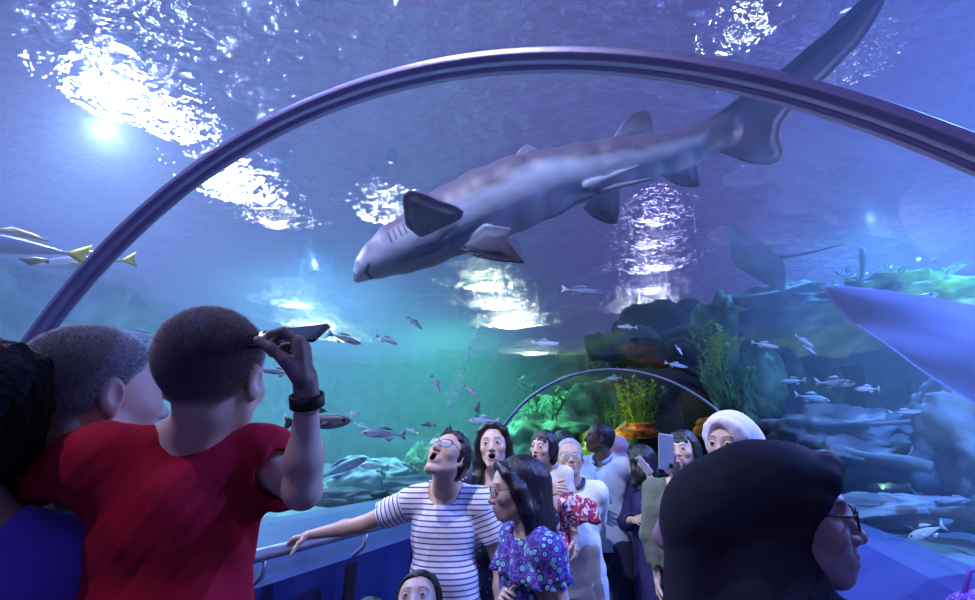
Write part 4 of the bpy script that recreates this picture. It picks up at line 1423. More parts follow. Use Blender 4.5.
def shark_col(V):
    best = np.full(len(V), 1e9); h = np.zeros(len(V)); off = np.zeros(len(V))
    for j in range(len(pp) - 1):
        a, b = cen_w[j], cen_w[j + 1]; ab = b - a; t = np.clip((V - a) @ ab / (ab @ ab), 0, 1)
        c = a + t[:, None] * ab; r = rad_w[j] + (rad_w[j + 1] - rad_w[j]) * t
        q = V - c; d = np.linalg.norm(q, axis=1) - r
        u_ = up_w - ab * (ab @ up_w) / (ab @ ab); u_ /= np.linalg.norm(u_)
        m_ = d < best
        best = np.where(m_, d, best); h = np.where(m_, (q @ u_) / r, h)
    t = np.clip((h + wrinkle(8, 7, .12)(V) + wrinkle(9, 26, .08)(V) - .22) / .35, 0, 1)
    far = np.clip((V - cen_w[-2]) @ (cen_w[-1] - cen_w[-3]) / .02 + .3, 0, 1)
    fin = np.clip((best - .015) / .12, 0, 1)
    t = np.where(best > .02, .35 + fin * .65, t)
    t = np.clip(np.maximum(t, far), 0, 1)[:, None]
    C = A(.33, .38, .55) * (1 - t) + A(.085, .07, .125) * t
    sp = (wrinkle(21, 30, 1)(V) > .95)[:, None] & (t > .6)
    C = np.where(sp, C * .7, C)
    # five gill slits and the mouth, on the flank turned to the tunnel
    q = V - A(0, 0, CAM_H); cc, ss = math.cos(PITCH), math.sin(PITCH)
    yc = q[:, 1] * cc + q[:, 2] * ss; zc = -q[:, 1] * ss + q[:, 2] * cc
    X = 487.5 + F_PX * q[:, 0] / yc; Y = 300 - F_PX * zc / yc; near = yc < 3.05
    def mark(x0, y0, x1, y1, w_, col):
        a = A(x0, y0); b = A(x1, y1); P = np.stack([X, Y], 1); ab = b - a
        t = np.clip((P - a) @ ab / (ab @ ab), 0, 1); d = np.linalg.norm(P - a - t[:, None] * ab, axis=1)
        k_ = (np.clip(1.3 - d / w_, 0, 1) * near)[:, None]
        C[:] = C * (1 - k_) + np.array(col) * k_
    for i in range(5):
        x = 388 + i * 5.0; y = 233 - i * 3.0
        mark(x, y, x + 3.5, y + 8.5, 1.3, (.07, .06, .10))
    mark(369, 265, 366, 272, 2.2, (.04, .03, .05)); mark(366, 272, 372, 279, 1.8, (.04, .03, .05))
    return C


shm = mat('shark_skin', (.4, .4, .5), .5, attr='Col', bump=(40, .15))
sdf_obj('body', B, .0065, shm, e, colf=shark_col)
ey = S(); ey.u(sph(W(364, 262, 3.01), .009)); sdf_obj('eye', ey, .003, mat('fish_eye'), e)


# ------------------------------------------------------------------ rays
def stingray(c, M, size, lab, seed, tail=1.2, ys=1., belly=(.42, .43, .60)):
    e = empty('stingray', c, lab, 'stingray', 'stingrays')
    c = np.array(c)
    P = []
    for i in range(48):
        a = 2 * PI * i / 48
        r = 1 / ((abs(math.cos(a)) ** 1.1 + abs(math.sin(a) / .78) ** 1.1) ** (1 / 1.1))
        P.append((math.cos(a) * r, math.sin(a) * r))
    nr_, na = 26, 96; V = []; F = []
    for side in (1, -1):
        for i in range(nr_ + 1):
            t = i / nr_
            for j in range(na):
                a = 2 * PI * j / na
                r = 1 / ((abs(math.cos(a)) ** 1.12 + abs(math.sin(a) / .62) ** 1.12) ** (1 / 1.12)) * t
                x, y = math.cos(a) * r, math.sin(a) * r
                th = .11 * math.exp(-(x / .32) ** 2 - (y / .5) ** 2) * (1 - t ** 2) + .012 * (1 - t ** 4)
                fl = .20 * abs(x) ** 1.7 * math.sin(2.2 + 1.5 * y + (1 if x > 0 else .4)) + .02 * math.sin(14 * y + 5 * x) * abs(x) * t
                V.append(c + M @ (A(x, y * ys, fl + side * th) * size))
    for s_ in (0, 1):
        o_ = s_ * (nr_ + 1) * na
        for i in range(nr_):
            for j in range(na):
                q = [o_ + i * na + j, o_ + i * na + (j + 1) % na, o_ + (i + 1) * na + (j + 1) % na, o_ + (i + 1) * na + j]
                F.append(q if s_ else q[::-1])
    o1 = nr_ * na; o2 = (nr_ + 1) * na + nr_ * na
    for j in range(na):
        F.append([o1 + j, o1 + (j + 1) % na, o2 + (j + 1) % na, o2 + j])
    V = np.array(V)
    loc = ((V - c) @ M) / size

    def cf(VV):
        l = ((VV - c) @ M) / size
        top = np.clip(l[:, 2] * 0, 0, 1)
        g_ = wrinkle(seed, 6, .08)(l)[:, None]
        C = np.tile(np.array(belly), (len(VV), 1)) * (1 + g_)
        up_ = np.zeros(len(VV)); up_[:len(VV) // 2] = 1
        return np.where(up_[:, None] > 0, A(.09, .10, .15), C)
    m_ = mat('ray_skin', (.5, .5, .6), .9, spec=.05, attr='Col', bump=(20, .2))
    vf_obj('body', V, F, m_, e, c, cf)
    V, F = tube([c + M @ (A(.03 * math.sin(t * 4), -.57 * ys - t * tail, .02) * size) for t in np.linspace(0, 1, 16)], [size * (.035 * (1 - t) + .004) for t in np.linspace(0, 1, 16)], 10)
    vf_obj('tail', np.array(V), F, mat('ray_tail', (.3, .3, .4), .5), e, c)
    for q in (-1, 1):
        V, F = tube([c + M @ (A(q * .09, .47 * ys, .085) * size), c + M @ (A(q * .12, .42 * ys, .12) * size)], .03 * size, 8)
        vf_obj('eye', np.array(V), F, mat('fish_eye'), e, c)


_x = W(828, 292, 3.7) - W(1020, 368, 3.3); _x /= np.linalg.norm(_x); _z = ray(920, 340) * .8 + A(0, 0, .7); _z -= _x * _x.dot(_z); _z /= np.linalg.norm(_z)
stingray(W(1020, 368, 3.3), np.stack([_x, np.cross(_z, _x), _z], 1) @ rotm(0, 0, 0) @ np.array([[1, 0, 0], [0, math.cos(.95), -math.sin(.95)], [0, math.sin(.95), math.cos(.95)]]), 1.26, 'big pale stingray spreading its wing at the right edge', 3, .3, .52, (.20, .20, .31))
stingray(W(758, 262, 5.2), frame_from(A(-.6, .8, .1), A(.1, .0, 1)) @ rotm(0, 0, 14), .62, 'pale stingray swimming left above the rock column', 4, .9, .62)
stingray(W(735, 312, 6.6), frame_from(A(-.8, .5, 0), A(0, .1, 1)) @ rotm(0, 0, -12), .5, 'dim far stingray below the other flying one', 5, .9, .62)

# ------------------------------------------------------------------ lamps added to light the place
LT = [  # unseen lamps added above the water to brighten tank and visitors: along, across, z, power, colour, aim(along, across, z), cone
    (1.5, 5.0, 5.6, 4500, (.25, .42, 1), (2.5, 4.5, 1), 110),
    (5.5, 4.5, 5.6, 10500, (.28, .80, 1), (5.5, 4.0, 1), 110),
    (9.5, 3.4, 5.6, 10500, (.18, 1, .60), (9.0, 3.5, 1), 110),
    (-1.0, 2.5, 5.6, 1200, (.40, .38, 1), (0, 2.5, 1), 110),
    (2.0, -4.2, 5.6, 15000, (.13, .27, 1), (2, -3.8, 1), 110),
    (6.5, -4.0, 5.6, 11000, (.15, .42, 1), (6, -3.8, 1), 110),
    (-1.2, .4, 5.6, 3900, (.80, .80, 1), (2.9, -.2, 1.3), 48),
    (-2.5, .8, 5.6, 1300, (.72, .70, 1), (.6, .3, 1.5), 60),
]
for i, (s, n_, z, pw, c, aim, ang) in enumerate(LT):
    lamp('SPOT', TS(s, n_, z), pw, c, 0, TS(*aim), ang if ang < 100 else 122, 1, 'added_overhead_lamp')
for s, n_, z, pw, c, aim in ((-.2, -3.0, 1.15, 40, (.5, .5, 1), (.6, -2.6, 3)), (3.5, -3.2, 1.2, 90, (.4, .7, 1), (3.5, -3.6, 3)), (5.0, -4.2, 3.3, 110, (.35, 1, .55), (6.8, -4.4, 3.0)), (5.8, -2.9, 1.2, 60, (.7, 1, .5), (5.8, -3.3, 3)),
                             (2.0, 2.6, 1.15, 45, (.6, .7, 1), (2.0, .5, 3.2)), (1.0, 3.2, 4.0, 520, (.66, .70, 1), (.0, .1, 1.6)), (2.6, -2.9, 3.0, 150, (.7, .62, 1), (.1, -.4, 1.6)), (8.6, 0.3, 1.5, 38, (.9, 1, .25), (9.4, .3, 2.6)), (8.0, 3.0, 1.2, 60, (.4, 1, .5), (8.6, 3.2, 2.2))):
    lamp('SPOT', TS(s, n_, z), pw, c, 0, TS(*aim), 160, 1, 'added_tank_light')  # unseen lamps added under water to light rocks, rays and visitors
lamp('SPOT', W(634, 412, 8.95), 1.6, (1, .40, .06), 0, W(636, 436, 9.25), 55, 1)  # unseen orange spot added to light the coral lump

# ------------------------------------------------------------------ cloth patterns
def pat(name, kind, **k):
    m = mat(name, (.8, .8, .8), .85); nt = m.node_tree; N = nt.nodes; L = nt.links; b = N['Principled BSDF']
    if kind == 'stripes':
        at = N.new('ShaderNodeAttribute'); at.attribute_name = 'Col'
        sp = N.new('ShaderNodeSeparateColor'); L.new(at.outputs['Color'], sp.inputs[0])
        mu = N.new('ShaderNodeMath'); mu.operation = 'MULTIPLY'; mu.inputs[1].default_value = k['freq']; L.new(sp.outputs[0], mu.inputs[0])
        fr = N.new('ShaderNodeMath'); fr.operation = 'FRACT'; L.new(mu.outputs[0], fr.inputs[0])
        r = N.new('ShaderNodeValToRGB'); r.color_ramp.interpolation = 'CONSTANT'
        r.color_ramp.elements[0].color = (*k['b'], 1); r.color_ramp.elements[1].color = (*k['a'], 1); r.color_ramp.elements[1].position = k['w']
        L.new(fr.outputs[0], r.inputs[0]); L.new(r.outputs[0], b.inputs['Base Color'])
    else:
        tc = N.new('ShaderNodeTexCoord'); v = N.new('ShaderNodeTexVoronoi'); v.inputs['Scale'].default_value = k['scale']
        if kind == 'noise':
            v = N.new('ShaderNodeTexNoise'); v.inputs['Scale'].default_value = k['scale']; v.inputs['Detail'].default_value = 3; v.inputs['Distortion'].default_value = 1.5
        L.new(tc.outputs['Object'], v.inputs['Vector'])
        r = N.new('ShaderNodeValToRGB'); r.color_ramp.interpolation = 'CONSTANT'
        els = k['ramp']; r.color_ramp.elements[0].position = els[0][0]; r.color_ramp.elements[0].color = (*els[0][1], 1)
        r.color_ramp.elements[1].position = els[1][0]; r.color_ramp.elements[1].color = (*els[1][1], 1)
        for p, c in els[2:]:
            e = r.color_ramp.elements.new(p); e.color = (*c, 1)
        L.new(v.outputs[0], r.inputs[0]); L.new(r.outputs[0], b.inputs['Base Color'])
    return m


SKIN = mat('skin', (.6, .4, .3), .48, attr='Col', spec=.35, bump=(220, .06))
HB = mat('hair_black', (.010, .009, .012), .38, bump=(160, .5, (1, 1, .12)), spec=.5)
HG = mat('hair_grey', (.36, .36, .38), .5, bump=(160, .6, (1, 1, .3)))
LENS = mat('spectacle_lens', (.9, .93, 1), .02, spec=.5, alpha=.16)
FRAME = mat('spectacle_frame', (.02, .02, .03), .25, .3)
FRAME2 = mat('thin_frame', (.25, .22, .2), .25, .8)
BLACKR = mat('black_rubber', (.012, .012, .014), .5)
METAL = mat('watch_metal', (.6, .6, .62), .25, 1)
NAVY = mat('navy_trousers', (.018, .022, .07), .9)
DARKT = mat('dark_trousers', (.015, .015, .03), .9)
SHOE = mat('dark_shoe', (.02, .02, .025), .5)
ASIAN = (.54, .34, .25); PALE = (.62, .41, .32); BROWN = (.10, .055, .04); TAN = (.42, .25, .19)


def az(px, py=300): r = ray(px, py); return math.degrees(math.atan2(r[0], r[1]))


def who(px, py, d, rel, pitch=0, roll=0, brel=None, label='', **kw):
    c = W(px, py, d); a = az(px, py)
    b = Body(c, yaw=(rel if brel is None else brel) - a, face=(rel - a, pitch, roll), **kw)
    e = empty('person', (b.pel[0], b.pel[1], 0), label, 'person')
    return b, e


def band(p, ax, r, m, parent, name='wristband', hgt=.012, face=None, face_m=None, th=.003):
    ax = np.array(ax, float); ax /= np.linalg.norm(ax); M = frame_from(A(1, .2, .1) if abs(ax[0]) < .8 else A(0, 1, 0), ax)
    ax_ = M[:, 2]; base = np.array(parent.location)
    B = S(); nseg = 20
    V = []; F = []
    for j in range(nseg):
        t = 2 * PI * j / nseg; d = M[:, 0] * math.cos(t) + M[:, 1] * math.sin(t)
        for rr, zz in ((r, -hgt), (r + th, -hgt * .8), (r + th, hgt * .8), (r, hgt)): V.append(p + d * rr + ax_ * zz)
    for j in range(nseg):
        k = (j + 1) % nseg
        for q in range(4): F.append([j * 4 + q, k * 4 + q, k * 4 + (q + 1) % 4, j * 4 + (q + 1) % 4])
    o = vf_obj(name, np.array(V), F, m, parent, base)
    if face is not None:
        d = np.array(face, float); d -= ax_ * d.dot(ax_); d /= np.linalg.norm(d)
        v, f = tube([p + d * (r - .002), p + d * (r + .009)], [.017, .016], 20)
        vf_obj('watch_face', np.array(v), f, face_m or m, o, base)
    return o


def collar(b, e, m, r=.078, th=.016, drop=.02, open_=.4):
    pts = []
    for t in np.linspace(-PI + open_, PI - open_, 26):
        # t=0 at the back
        x = math.sin(t) * r; y = -math.cos(t) * r * .95
        f = max(0, -math.cos(t))
        pts.append(b.nb + b.T @ (A(x, y + .01 + f * .012, .040 - f * (drop + .035)) * b.sc))
    V, F = tube(pts, [th * b.sc * (1 - .25 * abs(math.cos(t))) for t in np.linspace(0, PI, 26)], 8)
    return vf_obj('collar', np.array(V), F, m, e)


# ================================================================== boy in red
b, e = who(214, 379, .79, -30, 6, brel=-6, hs=.88, sc=.66, kind='kid', label='boy in a red T-shirt seen from behind, carried high, filming with a phone', girth=1.0, neck=.9, shw=1.06,
           legs=((.16, .22, -.10), (.20, .20, -.42), (.2, .30, -.46)), nb=W(192, 446, .80))
BOY = b
b.arm(1, W(306, 402, .72), pole=A(.9, .2, -.6), fingers=W(299, 335, .74) - W(306, 402, .72), back=A(1, .15, -.1), curls=(.62, .85, 1.25, 1.35), thumb=(.15, .45), size=.9)
b.el[1] = W(303, 490, .74); b.wr[1] = W(307, 399, .72)
b.arm(-1, W(-60, 520, .86), pole=A(-.2, -.3, 1), curl=.4)
boy_hair = A(.15, .115, .12)


def scalp_mask(H, low=-.052, front=.066, slope=.9, fade=.012):
    def f(V):
        p = H.loc(V); x, y, z = p.T
        bound = -.012 + (z + .01) * slope
        s_ = np.minimum(np.minimum((bound - y) / fade, (z - low - np.clip(y + .03, 0, 1) * 1.0) / fade), (front - y) / fade)
        s_ = np.where((np.abs(x) > .0775) & (z < .03) & (y > -.04) & (y < .02), -1, s_)
        return np.clip(s_, 0, 1) * (z > low)
    return f


def scalped(H, lipskin, hair, amount=.85, **k):
    m_ = scalp_mask(H, **k)
    old = H.colour

    def colour(*a, **kk):
        f = old(*a, **kk)

        def g(V):
            C = f(V); w_ = (m_(V) * amount)[:, None]
            return C * (1 - w_) + np.array(hair) * w_
        return g
    H.colour = colour
    return m_


mk = scalped(b.H, None, boy_hair, .8)
bo = b.skin('body', e, SKIN, res=.004, hres=.0024, skin=PALE, hand_res=.0016)
HM = b.H


def hair_dir(H, up=.0):
    def f(P, N_):
        l = H.loc(P); d = N_ + H.M[:, 1] * .35 + H.M[:, 2] * up
        return d / np.linalg.norm(d, axis=1)[:, None]
    return f


hs_ = S(); b.H.sdf(hs_, face=False); HV, HF = hs_.mesh(.005)
m_hair = mat('cropped_hair', (.05, .035, .035), .55, attr='Col')
rgc = np.random.default_rng(3)
spikes('hair', HV, HF, mk, hair_dir(HM, .3), 42000, lambda P: .003 + .010 * np.clip((HM.loc(P)[:, 2] + .02) / .10, 0, 1), .00038, m_hair, e, 1,
       colf=lambda V: np.tile(A(.22, .17, .18), (len(V), 1)) * rgc.uniform(.4, 1.9, (len(V), 1)))
RED = mat('red_cotton', (.36, .006, .025), .9, spec=.15, bump=(420, .12))
b.shirt('t_shirt', e, RED, res=.0042, inf=.016, hem=-.62, sleeve={1: .52, -1: 1.0}, loose=.016, neck_r=.070, seed=5, wr_amp=.009, wr_f=30, belly=.01)
pts = []
for t in np.linspace(0, 2 * PI, 40): pts.append(b.nb + b.T @ (A(math.cos(t) * .073, math.sin(t) * .069 + .004, .012 - .022 * math.sin(t)) * b.sc))
V, F = tube(pts, .0042, 8, False); vf_obj('neck_band', np.array(V), F, mat('red_rib', (.42, .01, .028), .9), e)
b.trousers('trousers', e, DARKT, length=1.9)
b.shoes(e, SHOE)
fa = b.wr[1] - b.el[1]; fa /= np.linalg.norm(fa)
band(b.wr[1] - fa * .002, fa, .0205, BLACKR, e, 'wristband', .010, th=.004)

# his phone
pc = W(282, 337, .79); px_ = W(312, 339, .755) - W(252, 334, .825); py_ = A(.05, .78, .5)
PM = frame_from(py_, np.cross(px_, py_)); PM = PM if PM[:, 2][1] < 0 else PM @ np.diag([-1, 1, -1])


def phone(c, M, lab, body_m, screen_m, size=(.068, .034, .0042), name='mobile_phone'):
    e = empty(name, c, lab, 'phone')
    B = S(); B.u(box(c, A(*size), M, .004), .001)
    sdf_obj('case', B, .0018, body_m, e)
    B = S(); B.u(box(c + M @ A(0, 0, size[2] - .0002), A(size[0] * .94, size[1] * .92, .0012), M, .001), 0)
    sdf_obj('screen', B, .0014, screen_m, e)
    B = S(); B.u(box(c + M @ A(-size[0] * .74, size[1] * .5, -size[2] - .0008), A(.009, .009, .0018), M, .0015), 0)
    sdf_obj('camera_lens', B, .0012, mat('black_glass'), e)
    return e


mat('black_glass', (.01, .01, .015), .08, spec=.8)
phone(pc, PM, 'dark phone held up sideways by the boy in red', mat('phone_dark', (.03, .03, .045), .3), mat('black_glass'))

# ================================================================== grey-haired man
b, e = who(98, 396, .88, -70, 2, brel=-12, hs=1.0, sc=1.0, kind='man', nb=W(92, 480, .98), label='grey haired man in profile at the left, his head behind the boy in red', girth=1.05)
b.arm(1, W(160, 900, .95), pole=A(.6, .6, -.4), curl=.5); b.arm(-1)
mk = scalped(b.H, None, A(.20, .19, .21), .75, low=-.065, slope=.85)
b.skin('body', e, SKIN, res=.006, hres=.0024, skin=(.52, .33, .28), brow=(.2, .2, .2))
b.H.eyes(e, np.array(e.location))
hs_ = S(); b.H.sdf(hs_, face=False); HV, HF = hs_.mesh(.005); HM2 = b.H
spikes('hair', HV, HF, mk, hair_dir(HM2, .1), 34000, .010, .00042, mat('grey_cropped_hair', (.4, .4, .42), .5, attr='Col'), e, 2,
       colf=lambda V: np.where(rgc.random((len(V), 1)) < .55, A(.60, .60, .66), A(.12, .11, .13)))
b.shirt('shirt', e, mat('dark_shirt', (.03, .035, .06), .9), res=.006, hem=-.6, seed=8)
b.trousers('trousers', e, DARKT, length=1.9); b.shoes(e, SHOE)

# ================================================================== dark curly hair, purple top (far left, seen from behind)
b, e = who(-28, 420, .72, 5, 0, hs=.90, sc=.88, kind='woman', label='person with dark curly hair and violet blue top at the left edge', nb=W(-42, 548, .68))
b.arm(1); b.arm(-1)
b.skin('body', e, SKIN, res=.006, hres=.004, skin=TAN)


def curls(B, H):
    rg = random.Random(4)
    for i in range(260):
        a = rg.uniform(0, 2 * PI); z = rg.uniform(-.10, .10); d = A(math.cos(a) * .082, math.sin(a) * .095 - .03, 0) * math.sqrt(max(.15, 1 - (z / .13) ** 2)); d[2] = z + .01
        if d[1] > .05: continue
        B.u(sph(H.w(*d), rg.uniform(.006, .013) * H.hs), .004)


b.hair('hair', e, mat('curly_hair', (.008, .006, .008), .8, bump=(120, .8), spec=.15), vol=.010, res=.0028, extra=curls, disp=.004, df=180, low=-.06)
b.shirt('top', e, mat('violet_cotton', (.14, .07, .55), .8, sheen=.3), res=.0045, sleeve=.7, hem=-.6, seed=12, wr_amp=.003)
b.trousers('trousers', e, DARKT, length=1.9); b.shoes(e, SHOE)

# ================================================================== woman in black headscarf
b, e = who(784, 516, .86, -84, 0, brel=-78, hs=.97, sc=.93, kind='woman', label='woman in a black headscarf and dark glasses in profile at the right front', jaw=1.02)
HW = b.H
b.arm(1); b.arm(-1)
b.skin('body', e, SKIN, res=.006, hres=.0022, skin=(.50, .31, .26), lip=(.42, .15, .15), brow=(.03, .02, .02))
b.H.eyes(e, np.array(e.location), gaze=(0, 0))
FR3 = mat('dark_red_frame', (.05, .012, .02), .2, .2, spec=.7)
b.glasses(e, FR3, LENS, w_=.0255, hgt=.0175, fr=.0017, yo=.108)


def hijab(b, e, m, res, drape=True, opening=(.12, .106, .094), oc=(0, .103, -.034), name='headscarf', back=0., brim=.010, seed=2, amp=.002, under=None):
    H = b.H; h = H.hs; w_, M = H.w, H.M; B = S()
    B.u(ell(w_(0, -.022, .036), A(.092, .110, .096) * h, M), .02)
    B.u(ell(w_(0, .016, .040), A(.084, .080, .078) * h, M), .03)
    B.u(ell(w_(0, -.005, -.045), A(.080, .085, .085) * h, M), .03)
    if back:
        B.u(ell(w_(0, -.100, .004), A(.085, .085 + back, .088) * h, M), .04)
        B.u(rcone(w_(0, -.120, -.04), w_(0, -.115, -.26), .085 * h, .12 * h), .05)
    B.u(rcone(w_(0, -.03, -.09), b.nb + b.T @ A(0, 0, -.02), .088 * h, .10 * b.sc), .04)
    if drape:
        B.u(squash(rcone(A(0, 0, 0), A(0, 0, -.26 * b.sc), .115 * b.sc, .17 * b.sc), b.nb + b.T @ A(0, .005, .0), b.T, (1.25, .85, 1)), .05)
    P = [(-.076, .026, -.02), (-.074, .042, .03), (-.056, .064, .066), (-.028, .080, .086), (0, .086, .092), (.028, .080, .086), (.056, .064, .066), (.074, .042, .03), (.076, .026, -.02)]
    for p, q in zip(P[:-1], P[1:]): B.u(rcone(w_(*p), w_(*q), (brim + .001) * h, (brim + .001) * h), .024)
    B.s(ell(w_(*oc), A(*opening) * h, M), .006)
    w1 = wrinkle(seed, 20, amp, (1, 1, .7)); w2 = wrinkle(seed + 1, 55, amp * .35)
    # long soft folds swept round from the chin to the back
    c0 = w_(0, .06, -.12).astype(F32)
    fold = lambda P: (np.sin(np.linalg.norm(P - c0, axis=1) * 95 + 2 * np.sin(P[:, 2] * 14)) * F32(amp * .55)).astype(F32) * np.clip((F32(w_(0, 0, .02)[2]) - P[:, 2]) * 8, 0, 1).astype(F32)
    B.disp = lambda P: w1(P) + w2(P) + fold(P)
    return sdf_obj(name, B, res, m, e)


hijab(b, e, mat('black_crepe', (.010, .009, .020), .75, spec=.12, bump=(500, .1)), .0032, back=.012, seed=6, amp=.0028)
b.shirt('robe', e, mat('black_robe', (.012, .012, .02), .9), res=.008, sleeve=1.85, hem=-1.2, flare=.08, seed=14)
b.shoes(e, SHOE)

# ================================================================== striped man
b, e = who(448, 457, 2.35, 150, 38, -8, brel=168, hs=1.02, sc=1.0, kind='man', mouth=.026, label='man in striped white T-shirt and glasses gaping upward, one hand on rail', nb=W(446, 493, 2.42), jaw=1.02)
rl = WZ(303, 543, 1.195)
b.arm(1, rl + A(.03, 0, .035), pole=A(-.1, .2, -1), fingers=A(-.75, .25, -.18), back=A(0, 0, 1), curls=(.35, .4, .45, .5), thumb=(1.0, .5))
b.arm(-1, b.sh[-1] + A(.10, -.08, -.50), pole=A(.5, .6, 0), curl=.3)
b.skin('body', e, SKIN, res=.006, hres=.0032, skin=ASIAN)
b.H.eyes(e, np.array(e.location), gaze=(0, 12))


def locks(B, H, rg_seed=1, n=26, top=.095, ln=.03):
    rg = random.Random(rg_seed)
    for i in range(n):
        x = rg.uniform(-.06, .06); y = rg.uniform(-.06, .065)
        z = .034 + .088 * math.sqrt(max(.05, 1 - (x / .085) ** 2 - ((y + .02) / .108) ** 2))
        B.u(rcone(H.w(x, y, z - .005), H.w(x + rg.uniform(-.015, .015), y + rg.uniform(-.0, .03), z + rg.uniform(.006, ln * .6)), .012 * H.hs, .003 * H.hs), .008)


b.hair('hair', e, HB, vol=.012, res=.0035, extra=locks, hairline=.066, disp=.003)
b.glasses(e, FRAME, LENS, w_=.027, hgt=.0185, yo=.106)
STR = pat('striped_cotton', 'stripes', freq=43., w=.27, a=(.74, .71, .78), b=(.09, .05, .19))


def stripe_u(V, b=b):
    u = (V - b.nb) @ b.T[:, 2] + 2.
    for q in (-1, 1):
        d = b.el[q] - b.sh[q]; L_ = np.linalg.norm(d); d /= L_
        al = (V - b.sh[q]) @ d; pr = np.linalg.norm(V - b.sh[q] - al[:, None] * d, axis=1)
        m_ = (al > .035) & (pr < .09) & (al < L_)
        u = np.where(m_, 2 - .045 - al * 1.0, u)
    return np.stack([u, u * 0, u * 0], 1)


b.shirt('t_shirt', e, STR, res=.0045, inf=.016, hem=-.60, sleeve=.62, loose=.016, neck_r=.082, seed=20, wr_amp=.004, colf=stripe_u, belly=.01)
b.trousers('trousers', e, DARKT, length=1.92); b.shoes(e, SHOE)

# ================================================================== long-haired woman
b, e = who(494, 446, 2.65, 172, 8, 3, brel=178, hs=.98, sc=.97, kind='woman', mouth=.017, label='woman with long black hair and open mouth in a navy top, behind the striped man')
b.arm(1); b.arm(-1, W(520, 520, 2.55), pole=A(.6, .5, -1))
b.skin('body', e, SKIN, res=.007, hres=.0034, skin=PALE)
b.H.eyes(e, np.array(e.location), gaze=(0, 10))


def long_hair(len_=.30, front=True, w_=.030, part=0.):
    def f(B, H):
        for q in (-1, 1):
            P = [(q * .020 + part, .060, .105), (q * .062, .048, .070), (q * .080, .020, .010), (q * .088, .000, -.075), (q * .092, .008, -.16), (q * .085, .02, -len_)]
            R_ = [.016, .018, .022, .028, w_, w_ * .55]
            for i in range(5): B.u(rcone(H.w(*P[i]), H.w(*P[i + 1]), R_[i] * H.hs, R_[i + 1] * H.hs), .02)
            P = [(q * .05, -.06, .02), (q * .06, -.07, -.10), (q * .06, -.05, -len_ * .95)]
            for i in range(2): B.u(rcone(H.w(*P[i]), H.w(*P[i + 1]), .045 * H.hs, (.045, .03)[i] * H.hs), .03)
    return f


b.hair('hair', e, HB, vol=.010, res=.004, extra=long_hair(.27), hairline=.072, disp=.003, df=120)
b.shirt('top', e, pat('navy_floral', 'vor', scale=38, ramp=((0, (.35, .25, .35)), (.22, (.02, .022, .075)))), res=.006, sleeve=.9, hem=-.65, neck_r=.085, seed=23, neck_drop=.05)
b.trousers('trousers', e, NAVY, length=1.92); b.shoes(e, SHOE)

# ================================================================== girl in profile
b, e = who(517, 489, 1.78, 103, -6, 0, brel=112, hs=.93, sc=.82, kind='woman', label='girl in profile with glasses and straight dark hair, purple patterned dress', jaw=.95)
b.arm(1, W(508, 600, 1.66), pole=A(.2, .6, -.3), curl=.5)
b.arm(-1, b.sh[-1] + A(-.03, -.10, -.40), pole=A(.6, .3, 0))
b.skin('body', e, SKIN, res=.005, hres=.0028, skin=(.62, .42, .35))
b.H.eyes(e, np.array(e.location))


def girl_hair(B, H):
    for q in (-1, 1):
        P = [(q * .02, .062, .096), (q * .060, .046, .060), (q * .078, .014, .00), (q * .078, -.012, -.08), (q * .074, -.02, -.175)]
        for i in range(4): B.u(rcone(H.w(*P[i]), H.w(*P[i + 1]), (.014, .018, .026, .030)[i] * H.hs, (.018, .026, .030, .018)[i] * H.hs), .02)
    B.u(rcone(H.w(0, -.075, .02), H.w(0, -.085, -.17), .060 * H.hs, .048 * H.hs), .03)
    B.u(rcone(H.w(-.04, -.05, -.05), H.w(-.05, -.055, -.19), .045 * H.hs, .035 * H.hs), .03)
    B.u(rcone(H.w(.04, -.05, -.05), H.w(.05, -.055, -.19), .045 * H.hs, .035 * H.hs), .03)


b.hair('hair', e, mat('hair_dark_brown', (.014, .008, .016), .33, bump=(160, .5, (1, 1, .1)), spec=.45), vol=.006, res=.0032, extra=girl_hair, hairline=.070, disp=.0018, df=130)
b.glasses(e, mat('dark_red_frame'), LENS, w_=.025, hgt=.019, yo=.104)
DR = pat('purple_motif', 'vor', scale=42, ramp=((0, (.10, .62, .42)), (.16, (.35, .12, .55)), (.26, (.20, .85, .55)), (.34, (.06, .03, .22)), (.55, (.16, .10, .50)), (.68, (.05, .03, .2))))
b.shirt('dress', e, DR, res=.0045, inf=.014, sleeve=.35, hem=-1.1, flare=.10, loose=.012, neck_r=.088, seed=25, neck_drop=.02)
# frill over the shoulders
V = []; F = []; nf = 120; rows = 10
for i in range(rows):
    t = i / (rows - 1)
    for j in range(nf):
        a = 2 * PI * j / nf; fl = math.sin(a * 15 + 1.2 * math.sin(a * 4)) * .013 * t
        r1 = .098 + .085 * t + fl; r2 = .088 + .055 * t + fl
        V.append(b.nb + b.T @ (A(math.cos(a) * r1 * (1.05 + .25 * t), math.sin(a) * r2, .012 - .030 * abs(math.cos(a)) * 1 - .145 * t ** 1.3) * b.sc))
for i in range(rows - 1):
    for j in range(nf): F.append([i * nf + j, i * nf + (j + 1) % nf, (i + 1) * nf + (j + 1) % nf, (i + 1) * nf + j])
o = vf_obj('frill', np.array(V), np.array(F), DR, e); sm = o.modifiers.new('s', 'SOLIDIFY'); sm.thickness = .003
b.shoes(e, SHOE)

# ================================================================== held child with fringe
b, e = who(543, 448, 2.85, 150, 4, -6, brel=160, hs=.80, sc=.56, kind='kid', label='small child with a black fringe and cream top, carried beside the old man', mouth=.006,
           legs=((.12, .16, -.16), (.14, .14, -.42), (.16, .24, -.46)), nb=W(549, 470, 2.86))
b.arm(1, W(548, 492, 2.65), pole=A(-.5, 0, -1), curl=.5); b.arm(-1)
b.skin('body', e, SKIN, res=.005, hres=.003, skin=PALE); b.H.eyes(e, np.array(e.location))


